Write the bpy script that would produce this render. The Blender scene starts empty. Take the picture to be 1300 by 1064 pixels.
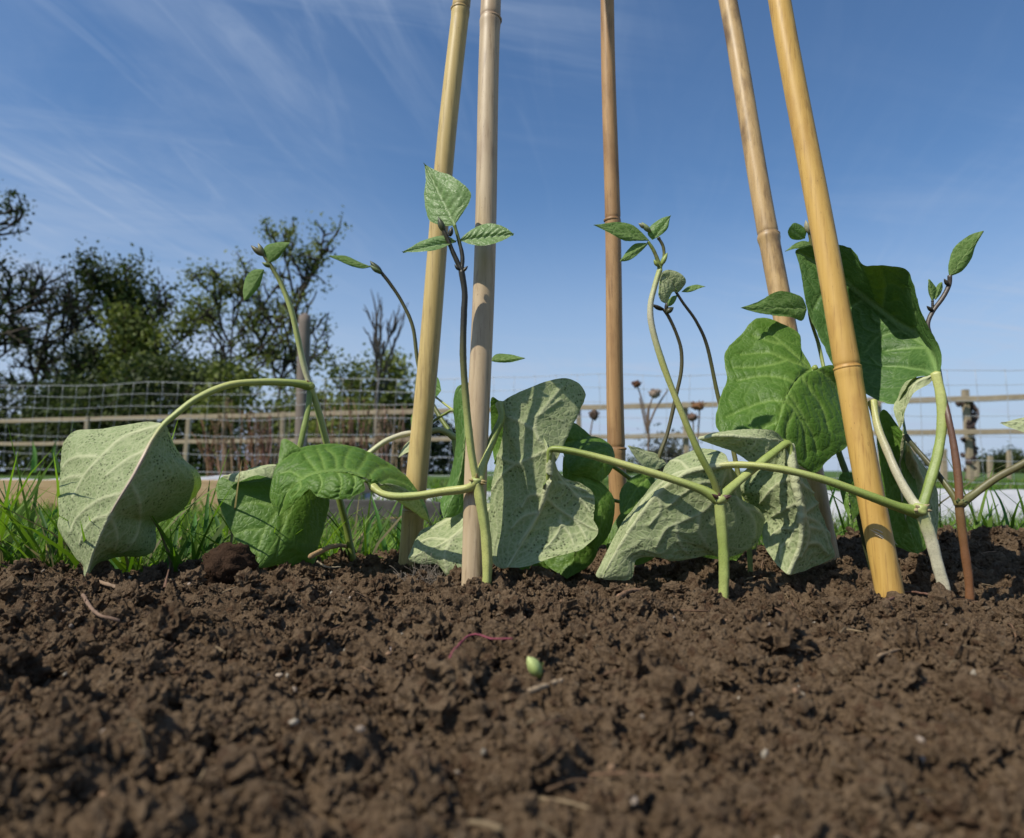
import bpy, math, random
import numpy as np
from mathutils import Vector, Matrix, Quaternion

R = math.radians
PI = math.pi
rng = np.random.default_rng(7)
random.seed(7)
scene = bpy.context.scene
COL = scene.collection

# ------------------------------------------------------------------ camera model (metres)
F = 900.0            # focal length in photo pixels (photo is 1300 wide)
CX, CY = 650.0, 487.0
HOR = 598.0
CAMZ = 0.08
TH = math.atan((HOR - CY) / F)
CT, ST = math.cos(TH), math.sin(TH)

def at(px, py, Y):
    a = (px - CX) / F; b = (CY - py) / F
    dy = CT - b * ST; dz = ST + b * CT
    t = Y / dy
    return np.array((a * t, Y, CAMZ + t * dz))

def gnd(px, py, z=0.0):
    """point of the horizontal plane z seen at a photo pixel"""
    a = (px - CX) / F; b = (CY - py) / F
    dy = CT - b * ST; dz = ST + b * CT
    t = (z - CAMZ) / dz
    return np.array((a * t, dy * t, z))

LAWN = -0.07

# ------------------------------------------------------------------ small helpers
def lin(r, g, b):
    f = lambda c: (c / 255 / 12.92) if c / 255 <= 0.04045 else ((c / 255 + 0.055) / 1.055) ** 2.4
    return (f(r), f(g), f(b))

def tag(o, label=None, cat=None, group=None, kind=None):
    if label: o['label'] = label
    if cat: o['category'] = cat
    if group: o['group'] = group
    if kind: o['kind'] = kind
    return o

def empty(name, loc, label, cat, group=None):
    o = bpy.data.objects.new(name, None)
    o.empty_display_size = 0.02
    o.location = loc
    COL.objects.link(o)
    return tag(o, label, cat, group)

def make_mesh(name, V, faces, mat, parent=None, smooth=True, attrs=None, origin=None):
    """V (n,3); faces: (m,3) or (m,4) array or list of arrays"""
    V = np.asarray(V, dtype=np.float64)
    if parent is not None:
        V = V - np.array(parent_world(parent))
    elif origin is not None:
        V = V - np.asarray(origin)
    me = bpy.data.meshes.new(name)
    if isinstance(faces, np.ndarray): faces = [faces]
    faces = [f for f in faces if len(f)]
    loops = np.concatenate([f.ravel() for f in faces]).astype(np.int32)
    tot = np.concatenate([np.full(len(f), f.shape[1], dtype=np.int32) for f in faces])
    start = np.concatenate(([0], np.cumsum(tot)[:-1])).astype(np.int32)
    me.vertices.add(len(V)); me.vertices.foreach_set('co', V.astype(np.float32).ravel())
    me.loops.add(len(loops)); me.loops.foreach_set('vertex_index', loops)
    me.polygons.add(len(tot)); me.polygons.foreach_set('loop_start', start); me.polygons.foreach_set('loop_total', tot)
    me.polygons.foreach_set('use_smooth', np.full(len(tot), bool(smooth)))
    me.update(calc_edges=True)
    if attrs:
        for k, v in attrs.items():
            v = np.asarray(v, dtype=np.float32)
            if v.ndim == 1:
                a = me.attributes.new(k, 'FLOAT', 'POINT'); a.data.foreach_set('value', v)
            elif v.shape[1] == 2:
                a = me.attributes.new(k, 'FLOAT2', 'POINT'); a.data.foreach_set('vector', v.ravel())
            else:
                a = me.attributes.new(k, 'FLOAT_COLOR', 'POINT')
                a.data.foreach_set('color', np.c_[v[:, :3], np.ones(len(v))].astype(np.float32).ravel())
    me.materials.append(mat)
    o = bpy.data.objects.new(name, me)
    if parent is None and origin is not None: o.location = origin
    COL.objects.link(o)
    if parent is not None: o.parent = parent
    return o

def parent_world(p):
    loc = Vector(p.location)
    while p.parent is not None:
        p = p.parent; loc = loc + Vector(p.location)
    return loc

class MB:
    """collects tubes / boxes / blobs into one mesh"""
    def __init__(s): s.V = []; s.Q = []; s.T = []; s.n = 0; s.C = []
    def add(s, V, Q=None, T=None, col=None):
        V = np.asarray(V, float)
        s.V.append(V)
        if Q is not None and len(Q): s.Q.append(np.asarray(Q) + s.n)
        if T is not None and len(T): s.T.append(np.asarray(T) + s.n)
        if col is None: col = np.ones((len(V), 3))
        col = np.asarray(col, float)
        if col.ndim == 1: col = np.tile(col, (len(V), 1))
        s.C.append(col); s.n += len(V)
    def build(s, name, mat, parent=None, smooth=True, origin=None):
        fs = []
        if s.Q: fs.append(np.concatenate(s.Q))
        if s.T: fs.append(np.concatenate(s.T))
        return make_mesh(name, np.concatenate(s.V), fs, mat, parent, smooth, {'Col': np.concatenate(s.C)}, origin)

def catmull(P, n):
    """smooth curve through P sampled at n points equally spaced in arc length"""
    P = np.asarray(P, float)
    if len(P) == 2:
        t = np.linspace(0, 1, n)[:, None]
        return P[0] * (1 - t) + P[1] * t
    A = np.vstack((2 * P[0] - P[1], P, 2 * P[-1] - P[-2]))
    out = []
    m = 14
    for i in range(1, len(A) - 2):
        p0, p1, p2, p3 = A[i - 1], A[i], A[i + 1], A[i + 2]
        t = np.linspace(0, 1, m, endpoint=False)[:, None]
        out.append(0.5 * (2 * p1 + (p2 - p0) * t + (2 * p0 - 5 * p1 + 4 * p2 - p3) * t ** 2 + (3 * p1 - p0 - 3 * p2 + p3) * t ** 3))
    out.append(P[-1:])
    C = np.concatenate(out)
    s = np.r_[0, np.cumsum(np.linalg.norm(np.diff(C[:, :3], axis=0), axis=1))]
    q = np.linspace(0, s[-1], n)
    return np.stack([np.interp(q, s, C[:, k]) for k in range(C.shape[1])], 1)

def tube(P, rad, nsides=10, cols=None, cap=True, ridge=0.0, lump=0.0):
    """P (n,3) path, rad (n,) -> V, quads, tris, colours"""
    P = np.asarray(P, float); n = len(P)
    rad = np.broadcast_to(np.asarray(rad, float), (n,))
    Tn = np.gradient(P, axis=0); Tn /= np.linalg.norm(Tn, axis=1)[:, None] + 1e-12
    up = np.array((0.31, 0.9, 0.2))
    if abs(np.dot(up / np.linalg.norm(up), Tn[0])) > 0.92: up = np.array((1.0, 0, 0.1))
    N = np.cross(Tn[0], up); N /= np.linalg.norm(N)
    Ns = [N]
    for i in range(1, n):
        N = N - Tn[i] * np.dot(N, Tn[i]); N /= np.linalg.norm(N); Ns.append(N)
    Ns = np.array(Ns); B = np.cross(Tn, Ns)
    a = np.linspace(0, 2 * PI, nsides, endpoint=False)
    rr = rad[:, None] * (1 + ridge * np.cos(3 * a)[None, :])
    if lump: rr = rr * (1 + lump * rng.normal(size=rr.shape))
    V = P[:, None, :] + rr[..., None] * (np.cos(a)[None, :, None] * Ns[:, None, :] + np.sin(a)[None, :, None] * B[:, None, :])
    V = V.reshape(-1, 3)
    i = np.arange(n - 1)[:, None] * nsides; j = np.arange(nsides)[None, :]; j2 = (j + 1) % nsides
    Q = np.stack([i + j, i + j2, i + nsides + j2, i + nsides + j], -1).reshape(-1, 4)
    T = np.zeros((0, 3), int)
    if cap:
        V = np.vstack((V, P[0] - Tn[0] * rad[0] * .3, P[-1] + Tn[-1] * rad[-1] * .6))
        k0 = n * nsides; k1 = k0 + 1; e = (n - 1) * nsides
        jj = np.arange(nsides); jn = (jj + 1) % nsides
        T = np.vstack((np.stack([np.full(nsides, k0), jn, jj], 1), np.stack([np.full(nsides, k1), e + jj, e + jn], 1)))
    if cols is not None:
        cols = np.asarray(cols, float)
        C = np.repeat(cols, nsides, 0)
        if cap: C = np.vstack((C, cols[:1], cols[-1:]))
    else: C = None
    return V, Q, T, C

def box(mn, mx):
    x0, y0, z0 = mn; x1, y1, z1 = mx
    V = np.array([(x0, y0, z0), (x1, y0, z0), (x1, y1, z0), (x0, y1, z0), (x0, y0, z1), (x1, y0, z1), (x1, y1, z1), (x0, y1, z1)], float)
    Q = np.array([(3, 2, 1, 0), (4, 5, 6, 7), (0, 1, 5, 4), (1, 2, 6, 5), (2, 3, 7, 6), (3, 0, 4, 7)])
    return V, Q

def beam(p, q, w, h, n=16, wob=0.0, ch=0.12):
    """a chamfered timber from p to q, w across, h tall, slightly wobbly; -> V,Q"""
    p = np.asarray(p, float); q = np.asarray(q, float)
    d = q - p; L = np.linalg.norm(d); d = d / L
    upv = np.array((0, 0, 1.0)) if abs(d[2]) < .8 else np.array((0, 1.0, 0))
    s = np.cross(d, upv); s /= np.linalg.norm(s); u = np.cross(s, d)
    c = ch * min(w, h)
    prof = [(-w/2 + c, -h/2), (w/2 - c, -h/2), (w/2, -h/2 + c), (w/2, h/2 - c), (w/2 - c, h/2), (-w/2 + c, h/2), (-w/2, h/2 - c), (-w/2, -h/2 + c)]
    prof = np.array(prof)
    V = []
    for i in range(n):
        t = i / (n - 1)
        o = p + d * L * t + (u * rng.normal() + s * rng.normal()) * wob
        V.append(o + prof[:, :1] * s + prof[:, 1:] * u)
    V = np.concatenate(V); k = 8
    ii = np.arange(n - 1)[:, None] * k; j = np.arange(k)[None, :]; j2 = (j + 1) % k
    Q = np.stack([ii + j, ii + j2, ii + k + j2, ii + k + j], -1).reshape(-1, 4)
    V = np.vstack((V, p[None], q[None])); a, b = n * k, n * k + 1
    jj = np.arange(k); jn = (jj + 1) % k; e = (n - 1) * k
    T = np.vstack((np.stack([np.full(k, a), jn, jj], 1), np.stack([np.full(k, b), e + jj, e + jn], 1)))
    return V, Q, T

# value noise in numpy ------------------------------------------------
_perm = rng.random((256, 256))
def vnoise(x, y):
    xi = np.floor(x).astype(int); yi = np.floor(y).astype(int)
    fx = x - xi; fy = y - yi
    fx = fx * fx * (3 - 2 * fx); fy = fy * fy * (3 - 2 * fy)
    g = lambda i, j: _perm[i & 255, j & 255]
    return (g(xi, yi) * (1 - fx) + g(xi + 1, yi) * fx) * (1 - fy) + (g(xi, yi + 1) * (1 - fx) + g(xi + 1, yi + 1) * fx) * fy

def fbm(x, y, o=4, lac=2.03, gain=.5):
    s = 0; a = 1; t = 0
    for k in range(o):
        s = s + a * vnoise(x + 17.3 * k, y + 9.1 * k); t += a; a *= gain; x = x * lac; y = y * lac
    return s / t - .5

# ------------------------------------------------------------------ material helpers
class NT:
    def __init__(s, name):
        s.m = bpy.data.materials.new(name); s.m.use_nodes = True
        s.t = s.m.node_tree; s.t.nodes.clear()
        s.out = s.n('ShaderNodeOutputMaterial')
    def n(s, typ, **kw):
        o = s.t.nodes.new(typ)
        for k, v in kw.items(): setattr(o, k, v)
        return o
    def l(s, a, b): s.t.links.new(a, b)
    def set(s, sock, v):
        if hasattr(v, 'is_output'): s.l(v, sock)
        elif isinstance(v, (tuple, list)) and len(v) == 3 and sock.type == 'RGBA': sock.default_value = (*v, 1)
        else: sock.default_value = v
    def math(s, op, a, b=0.0, c=None, clamp=False):
        o = s.n('ShaderNodeMath', operation=op); o.use_clamp = clamp
        s.set(o.inputs[0], a); s.set(o.inputs[1], b)
        if c is not None: s.set(o.inputs[2], c)
        return o.outputs[0]
    def mix(s, f, a, b, blend='MIX'):
        o = s.n('ShaderNodeMix', data_type='RGBA', blend_type=blend)
        s.set(o.inputs['Factor'], f); s.set(o.inputs[6], a); s.set(o.inputs[7], b)
        return o.outputs[2]
    def noise(s, scale, detail=4, rough=.55, vec=None, col=False):
        o = s.n('ShaderNodeTexNoise'); o.inputs['Scale'].default_value = scale
        o.inputs['Detail'].default_value = detail; o.inputs['Roughness'].default_value = rough
        if vec is not None: s.l(vec, o.inputs['Vector'])
        return o.outputs['Color' if col else 'Fac']
    def ramp(s, f, stops):
        o = s.n('ShaderNodeValToRGB'); e = o.color_ramp.elements
        while len(e) < len(stops): e.new(.5)
        for el, (p, c) in zip(e, stops):
            el.position = p; el.color = (*c, 1) if isinstance(c, (tuple, list)) else (c, c, c, 1)
        s.set(o.inputs[0], f); return o.outputs[0]
    def sstep(s, x, a, b):
        o = s.n('ShaderNodeMapRange', interpolation_type='SMOOTHSTEP')
        s.set(o.inputs[0], x); o.inputs[1].default_value = a; o.inputs[2].default_value = b
        return o.outputs[0]
    def attr(s, name):
        return s.n('ShaderNodeAttribute', attribute_name=name)
    def obj(s): return s.n('ShaderNodeTexCoord').outputs['Object']
    def mapping(s, vec, scale=(1, 1, 1), rot=(0, 0, 0)):
        o = s.n('ShaderNodeMapping'); s.l(vec, o.inputs[0])
        o.inputs['Scale'].default_value = scale; o.inputs['Rotation'].default_value = rot
        return o.outputs[0]
    def bump(s, h, strength=.5, dist=.001):
        o = s.n('ShaderNodeBump'); o.inputs['Strength'].default_value = strength
        o.inputs['Distance'].default_value = dist; s.l(h, o.inputs['Height']); return o.outputs[0]
    def bsdf(s, col, rough=.6, spec=.5, normal=None, **kw):
        o = s.n('ShaderNodeBsdfPrincipled')
        s.set(o.inputs['Base Color'], col); s.set(o.inputs['Roughness'], rough)
        s.set(o.inputs['Specular IOR Level'], spec)
        if normal is not None: s.l(normal, o.inputs['Normal'])
        for k, v in kw.items(): s.set(o.inputs[k], v)
        return o.outputs[0]
    def done(s, sh): s.l(sh, s.out.inputs[0]); return s.m

def leaf_material(name, up_a, up_b, up_vein, un_a, un_b, un_vein, trans=.3, tcol=(.16, .34, .03), speck=1.0, rough=.42):
    m = NT(name); ob = m.obj(); v = m.attr('vein').outputs['Fac']
    geo = m.n('ShaderNodeNewGeometry')
    n1 = m.noise(70, 4, .6, ob); n2 = m.noise(600, 3, .6, ob)
    vor = m.n('ShaderNodeTexVoronoi', feature='DISTANCE_TO_EDGE'); vor.inputs['Scale'].default_value = 230
    wp = m.n('ShaderNodeVectorMath', operation='ADD'); m.l(ob, wp.inputs[0])
    sc = m.n('ShaderNodeVectorMath', operation='SCALE'); m.l(m.noise(120, 2, .5, ob, col=True), sc.inputs[0]); sc.inputs['Scale'].default_value = .006
    m.l(sc.outputs[0], wp.inputs[1]); m.l(wp.outputs[0], vor.inputs['Vector'])
    net = m.math('SUBTRACT', 1, m.sstep(vor.outputs['Distance'], .0, .22))
    vor2 = m.n('ShaderNodeTexVoronoi', feature='F1'); vor2.inputs['Scale'].default_value = 400; m.l(ob, vor2.inputs['Vector'])
    dots = m.math('MULTIPLY', m.sstep(vor2.outputs['Distance'], .42, .24), m.sstep(m.noise(60, 4, .7, ob), .46, .58))
    up = m.mix(n1, up_a, up_b)
    up = m.mix(m.math('MULTIPLY', net, .13), up, up_vein)
    up = m.mix(m.math('MULTIPLY', v, .72), up, up_vein)
    un = m.mix(n1, un_a, un_b)
    un = m.mix(m.math('MULTIPLY', m.sstep(n2, .4, .7), .35), un, tuple(c * .5 for c in un_a))
    un = m.mix(m.math('MULTIPLY', net, .3), un, un_vein)
    un = m.mix(m.math('MULTIPLY', dots, .8 * speck), un, (.03, .035, .018))
    un = m.mix(v, un, un_vein)
    edge = m.attr('rim').outputs['Fac']
    up = m.mix(m.math('MULTIPLY', edge, .35), up, up_vein)
    col = m.mix(geo.outputs['Backfacing'], up, un)
    h = m.math('ADD', m.math('MULTIPLY', net, -.5), m.math('MULTIPLY', n2, .25))
    bm = m.bump(h, .55, .0006)
    rg = m.math('ADD', m.math('MULTIPLY', geo.outputs['Backfacing'], .25), m.math('ADD', rough, m.math('MULTIPLY', n2, .12)))
    sh = m.bsdf(col, rg, .24, bm)
    tr = m.n('ShaderNodeBsdfTranslucent')
    m.set(tr.inputs[0], m.mix(m.math('MULTIPLY', m.math('MAXIMUM', v, m.math('MULTIPLY', net, .4)), .6), tcol, tuple(c * .45 for c in tcol)))
    mx = m.n('ShaderNodeMixShader'); mx.inputs[0].default_value = trans
    m.l(sh, mx.inputs[1]); m.l(tr.outputs[0], mx.inputs[2])
    return m.done(mx.outputs[0])

def col_material(name, var=.35, scale=300, rough=.55, spec=.4, bstr=.3, bdist=.0005, dark=(.02, .015, .01), spots=0.0, sss=None, stretch=None):
    """vertex colour 'Col' with noise variation and optional dark specks"""
    m = NT(name); ob = m.obj(); c = m.attr('Col').outputs['Color']
    vec = ob if stretch is None else m.mapping(ob, stretch)
    n = m.noise(scale, 4, .6, vec)
    hsv = m.n('ShaderNodeHueSaturation'); m.l(c, hsv.inputs['Color'])
    m.l(m.math('ADD', 1 - var, m.math('MULTIPLY', n, 2 * var)), hsv.inputs['Value'])
    col = hsv.outputs[0]
    if spots:
        col = m.mix(m.math('MULTIPLY', m.sstep(m.noise(scale * 2.3, 2, .5, ob), .62, .70), spots), col, dark)
    return m.done(m.bsdf(col, rough, spec, m.bump(n, bstr, bdist)))

# ------------------------------------------------------------------ world, sun, camera
SUN_EL, SUN_AZ = R(50), R(54)            # azimuth: left of straight behind the camera
sdir = Vector((-math.sin(SUN_AZ) * math.cos(SUN_EL), -math.cos(SUN_AZ) * math.cos(SUN_EL), math.sin(SUN_EL)))
def build_world():
    w = bpy.data.worlds.new('World'); scene.world = w; w.use_nodes = True
    t = w.node_tree; t.nodes.clear()
    N = lambda typ, **k: (lambda o: [setattr(o, a, b) for a, b in k.items()] and o or o)(t.nodes.new(typ))
    L = t.links.new
    out = N('ShaderNodeOutputWorld'); bg = N('ShaderNodeBackground'); bg.inputs[1].default_value = 0.090
    sky = N('ShaderNodeTexSky', sky_type='NISHITA'); sky.sun_disc = False
    sky.sun_elevation = SUN_EL; sky.sun_rotation = math.atan2(sdir.x, sdir.y)
    sky.air_density = 1.0; sky.dust_density = .6; sky.ozone_density = 2.2; sky.altitude = 50
    tc = N('ShaderNodeTexCoord')
    sep = N('ShaderNodeSeparateXYZ'); L(tc.outputs['Generated'], sep.inputs[0])
    def M(op, a, b=0.0, clamp=False):
        o = N('ShaderNodeMath', operation=op); o.use_clamp = clamp
        for i, v in enumerate((a, b)):
            if hasattr(v, 'is_output'): L(v, o.inputs[i])
            else: o.inputs[i].default_value = v
        return o.outputs[0]
    zc = M('MAXIMUM', sep.outputs[2], .02); zz = M('ADD', zc, .12)
    cmb = N('ShaderNodeCombineXYZ'); L(M('DIVIDE', sep.outputs[0], zz), cmb.inputs[0]); L(M('DIVIDE', sep.outputs[1], zz), cmb.inputs[1])
    def cloud(rot, scale, lo, hi, sc, detail=7, dist=.6, loc=(0, 0, 0)):
        m0 = N('ShaderNodeMapping'); L(cmb.outputs[0], m0.inputs[0]); m0.inputs['Rotation'].default_value = (0, 0, R(rot))
        mp = N('ShaderNodeMapping'); L(m0.outputs[0], mp.inputs[0]); mp.inputs['Scale'].default_value = scale
        mp.inputs['Location'].default_value = loc
        nz = N('ShaderNodeTexNoise'); L(mp.outputs[0], nz.inputs['Vector']); nz.inputs['Scale'].default_value = sc
        nz.inputs['Detail'].default_value = detail; nz.inputs['Roughness'].default_value = .6; nz.inputs['Distortion'].default_value = dist
        mr = N('ShaderNodeMapRange', interpolation_type='SMOOTHSTEP'); L(nz.outputs[0], mr.inputs[0]); mr.inputs[1].default_value = lo; mr.inputs[2].default_value = hi
        return mr.outputs[0]
    c1 = cloud(-80, (.7, 3.6, 1), .46, .74, 1.9, 10, 1.5)
    c2 = cloud(-14, (.45, 2.4, 1), .44, .78, 1.5, 8, .8, loc=(3, 1, 0))
    c3 = cloud(-62, (.8, 1.5, 1), .30, .72, 1.0, 7, .7, (1.3, 4.0, 0))
    cover = cloud(0, (1, 1, 1), .36, .66, .55, 2, 0, (2.1, .3, 0))
    left = N('ShaderNodeMapRange', interpolation_type='SMOOTHSTEP'); L(sep.outputs[0], left.inputs[0])
    left.inputs[1].default_value = .15; left.inputs[2].default_value = -.45
    left.inputs[3].default_value = .30; left.inputs[4].default_value = 1.0
    fine = M('MULTIPLY', M('MULTIPLY', c1, M('ADD', cover, .25)), left.outputs[0])
    tot = M('ADD', M('MULTIPLY', fine, .24), M('MULTIPLY', M('MULTIPLY', c2, cover), .34), True)
    left2 = N('ShaderNodeMapRange', interpolation_type='SMOOTHSTEP'); L(sep.outputs[0], left2.inputs[0])
    left2.inputs[1].default_value = -.05; left2.inputs[2].default_value = -.5
    tot = M('ADD', tot, M('MULTIPLY', M('MULTIPLY', c3, left2.outputs[0]), .36), True)
    haze = N('ShaderNodeMapRange', interpolation_type='SMOOTHSTEP'); L(sep.outputs[2], haze.inputs[0])
    haze.inputs[1].default_value = .40; haze.inputs[2].default_value = -.02; haze.inputs[3].default_value = 0; haze.inputs[4].default_value = 1.0
    tot = M('ADD', tot, M('MULTIPLY', haze.outputs[0], .9), True)
    tint = N('ShaderNodeMix', data_type='RGBA', blend_type='MULTIPLY'); tint.inputs['Factor'].default_value = 1
    L(sky.outputs[0], tint.inputs[6]); tint.inputs[7].default_value = SKY_TINT
    mx = N('ShaderNodeMix', data_type='RGBA'); L(tot, mx.inputs['Factor']); L(tint.outputs[2], mx.inputs[6]); mx.inputs[7].default_value = CLOUD
    L(mx.outputs[2], bg.inputs[0]); L(bg.outputs[0], out.inputs[0])
SKY_TINT = (.94, 1.22, 1.45, 1)
CLOUD = (5.0, 6.1, 8.0, 1)
build_world()
sl = bpy.data.lights.new('sun', 'SUN'); sl.energy = 5.0; sl.angle = R(.55); sl.color = (1, .94, .82)
so = bpy.data.objects.new('sun', sl); COL.objects.link(so)
so.rotation_euler = sdir.to_track_quat('Z', 'Y').to_euler(); so.location = (-3, -2, 5)

cd = bpy.data.cameras.new('camera'); cam = bpy.data.objects.new('camera', cd); COL.objects.link(cam)
cam.location = (0, 0, CAMZ); cam.rotation_euler = (PI / 2 + TH, 0, 0)
cd.sensor_fit = 'HORIZONTAL'; cd.sensor_width = 36; cd.lens = F / 1300 * 36
cd.shift_y = -45 / 1300; cd.clip_start = .02; cd.clip_end = 5000
cd.dof.use_dof = True; cd.dof.focus_distance = .53; cd.dof.aperture_fstop = 10.5
scene.camera = cam
scene.view_settings.view_transform = 'Standard'; scene.view_settings.look = 'None'; scene.view_settings.exposure = 0
scene.render.engine = 'CYCLES'
scene.cycles.max_bounces = 6; scene.cycles.transparent_max_bounces = 6; scene.cycles.use_denoising = True

# ------------------------------------------------------------------ materials
M = {}
M['leaf'] = leaf_material('bean_leaf', (.050, .120, .013), (.090, .180, .024), (.24, .36, .085),
                          (.245, .305, .135), (.36, .415, .205), (.56, .58, .34), trans=.24, tcol=(.17, .29, .015))
M['leaf_shade'] = leaf_material('shade_dark_bean_leaf', (.036, .088, .018), (.062, .135, .030), (.20, .31, .10),  # darker, less translucent leaf copy; shade put into its colour
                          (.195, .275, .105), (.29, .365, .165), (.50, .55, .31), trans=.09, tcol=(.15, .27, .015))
M['young'] = leaf_material('young_bean_leaf', (.055, .135, .022), (.10, .21, .045), (.28, .40, .15),
                           (.065, .145, .025), (.11, .20, .045), (.28, .38, .14), trans=.34, speck=.0, rough=.36, tcol=(.20, .38, .02))
M['leaf_sheen'] = leaf_material('downy_young_leaf_sheen', (.11, .20, .055), (.19, .30, .11), (.36, .46, .24),  # paler upper side: sheen of the down put into the colour
                           (.09, .17, .04), (.14, .22, .06), (.30, .40, .16), trans=.28, speck=.0, rough=.34, tcol=(.20, .38, .02))
M['stem'] = col_material('bean_stem', .28, 900, .45, .45, .25, .0004, spots=.75, dark=(.035, .025, .015))
M['twig'] = col_material('twig_and_straw', .4, 500, .85, .2, .6, .0008)
M['bark'] = col_material('tree_bark', .45, 6, .95, .1, .8, .02)

def soil_material():
    m = NT('garden_soil'); g = m.n('ShaderNodeNewGeometry').outputs['Position']
    a = m.noise(28, 5, .62, g); b = m.noise(330, 5, .7, g); c = m.noise(1400, 3, .6, g)
    col = m.ramp(a, [(.25, (.075, .044, .024)), (.5, (.150, .098, .058)), (.75, (.235, .165, .102))])
    col = m.mix(m.math('MULTIPLY', m.sstep(b, .35, .75), .7), col, (.27, .19, .118))
    col = m.mix(m.math('MULTIPLY', m.sstep(b, .52, .25), .6), col, (.032, .022, .016))
    vo = m.n('ShaderNodeTexVoronoi', feature='F1'); vo.inputs['Scale'].default_value = 260; m.l(g, vo.inputs['Vector'])
    sc = m.n('ShaderNodeSeparateColor'); m.l(vo.outputs['Color'], sc.inputs[0])
    col = m.mix(m.math('MULTIPLY', m.sstep(sc.outputs[0], .93, .97), m.math('MULTIPLY', m.sstep(vo.outputs['Distance'], .5, .3), .55)), col, (.22, .17, .115))
    col = m.mix(m.math('MULTIPLY', m.sstep(sc.outputs[1], .88, .95), .5), col, (.085, .042, .024))
    h = m.math('ADD', m.math('MULTIPLY', b, 1.0), m.math('MULTIPLY', c, .7))
    return m.done(m.bsdf(col, .95, .08, m.bump(h, 1.0, .0036)))
M['soil'] = soil_material()

def wood_material(name, a, b, rough=.8, scale=6, stretch=(1, 12, 12)):
    m = NT(name); ob = m.obj()
    n = m.noise(scale, 6, .65, m.mapping(ob, stretch)); n2 = m.noise(3, 3, .5, ob)
    col = m.mix(m.sstep(n, .3, .7), a, b); col = m.mix(m.math('MULTIPLY', n2, .5), col, tuple(c * .6 for c in a))
    return m.done(m.bsdf(col, rough, .25, m.bump(n, .4, .004)))
M['plank'] = wood_material('new_softwood_board', (.40, .265, .135), (.58, .42, .24), scale=9, stretch=(1, 20, 26))
M['shade_dark_plank'] = wood_material('shade_dark_board', (.050, .048, .044), (.085, .08, .072))  # dark tones stand in for the shade on this board
M['rail'] = wood_material('weathered_rail', (.27, .215, .145), (.40, .33, .23), scale=4)
M['post'] = wood_material('round_post_wood', (.17, .135, .115), (.25, .205, .175), scale=9, stretch=(12, 12, 1))

def ground_material():
    m = NT('rough_grassland'); g = m.n('ShaderNodeNewGeometry').outputs['Position']
    a = m.noise(.35, 5, .6, g); b = m.noise(14, 4, .6, g)
    col = m.ramp(a, [(.3, (.050, .095, .022)), (.55, (.075, .13, .03)), (.75, (.12, .13, .055))])
    col = m.mix(m.math('MULTIPLY', m.sstep(b, .4, .75), .5), col, (.035, .06, .015))
    return m.done(m.bsdf(col, .9, .15, m.bump(b, .6, .03)))
M['ground'] = ground_material()

def fleece_material():
    m = NT('garden_fleece'); ob = m.obj(); n = m.noise(25, 4, .6, ob)
    sh = m.bsdf(m.mix(n, (.48, .48, .50), (.62, .62, .64)), .8, .2, m.bump(m.noise(14, 4, .6, ob), .5, .01))
    tr = m.n('ShaderNodeBsdfTranslucent'); tr.inputs[0].default_value = (.7, .7, .72, 1)
    mx = m.n('ShaderNodeMixShader'); mx.inputs[0].default_value = .25; m.l(sh, mx.inputs[1]); m.l(tr.outputs[0], mx.inputs[2])
    return m.done(mx.outputs[0])
M['fleece'] = fleece_material()

def wire_material():
    m = NT('galvanised_wire')
    return m.done(m.bsdf(m.mix(m.noise(30, 3, .5, m.obj()), (.30, .31, .33), (.48, .49, .52)), .5, .5, None, Metallic=.25))
M['wire'] = wire_material()

def foliage_material(name, trans=.3):
    m = NT(name); c = m.attr('Col').outputs['Color']
    sh = m.bsdf(c, .6, .25)
    tr = m.n('ShaderNodeBsdfTranslucent')
    gm = m.n('ShaderNodeHueSaturation'); m.l(c, gm.inputs['Color']); gm.inputs['Value'].default_value = 1.7; gm.inputs['Saturation'].default_value = 1.1
    m.l(gm.outputs[0], tr.inputs[0])
    mx = m.n('ShaderNodeMixShader'); mx.inputs[0].default_value = trans; m.l(sh, mx.inputs[1]); m.l(tr.outputs[0], mx.inputs[2])
    return m.done(mx.outputs[0])
M['foliage'] = foliage_material('tree_foliage', .25)
M['grass'] = foliage_material('grass_blades', .38)

# ------------------------------------------------------------------ SOIL
def soil_edge(x):
    return .590 + .15 * (1 / (1 + np.exp(-(x + .17) / .03))) + .012 * np.sin(x * 23) + .008 * np.sin(x * 61 + 1)

def soil_base(x, y):
    z = -.0045 + .009 * fbm(x * 9 + 3, y * 9, 3)
    z = z + .016 * np.clip((x - .22) / .15, 0, 1) * np.clip((y - .50) / .14, 0, 1.2)   # rises to the far right
    z = z - .008 * np.exp(-(((x - .10) / .10) ** 2 + ((y - .58) / .05) ** 2))           # hollow between the canes
    z = z - .0085 * np.clip((x - .06) / .10, 0, 1) * np.exp(-((y - .47) / .05) ** 2)
    for bx, by, bh in ((-.020, .495, .004), (-.025, .505, .005), (.146, .485, .002), (.258, .485, .003), (.284, .46, .001), (-.09, .615, .006), (.10, .66, .005), (.27, .60, .005)):
        dd = (x - bx) ** 2 + (y - by) ** 2
        z = z + bh * np.exp(-dd / .018 ** 2)
    e = soil_edge(x)
    d = np.clip((y - e) / .06, 0, 1)
    z = z - .10 * d * d * (3 - 2 * d)
    return z

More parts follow.
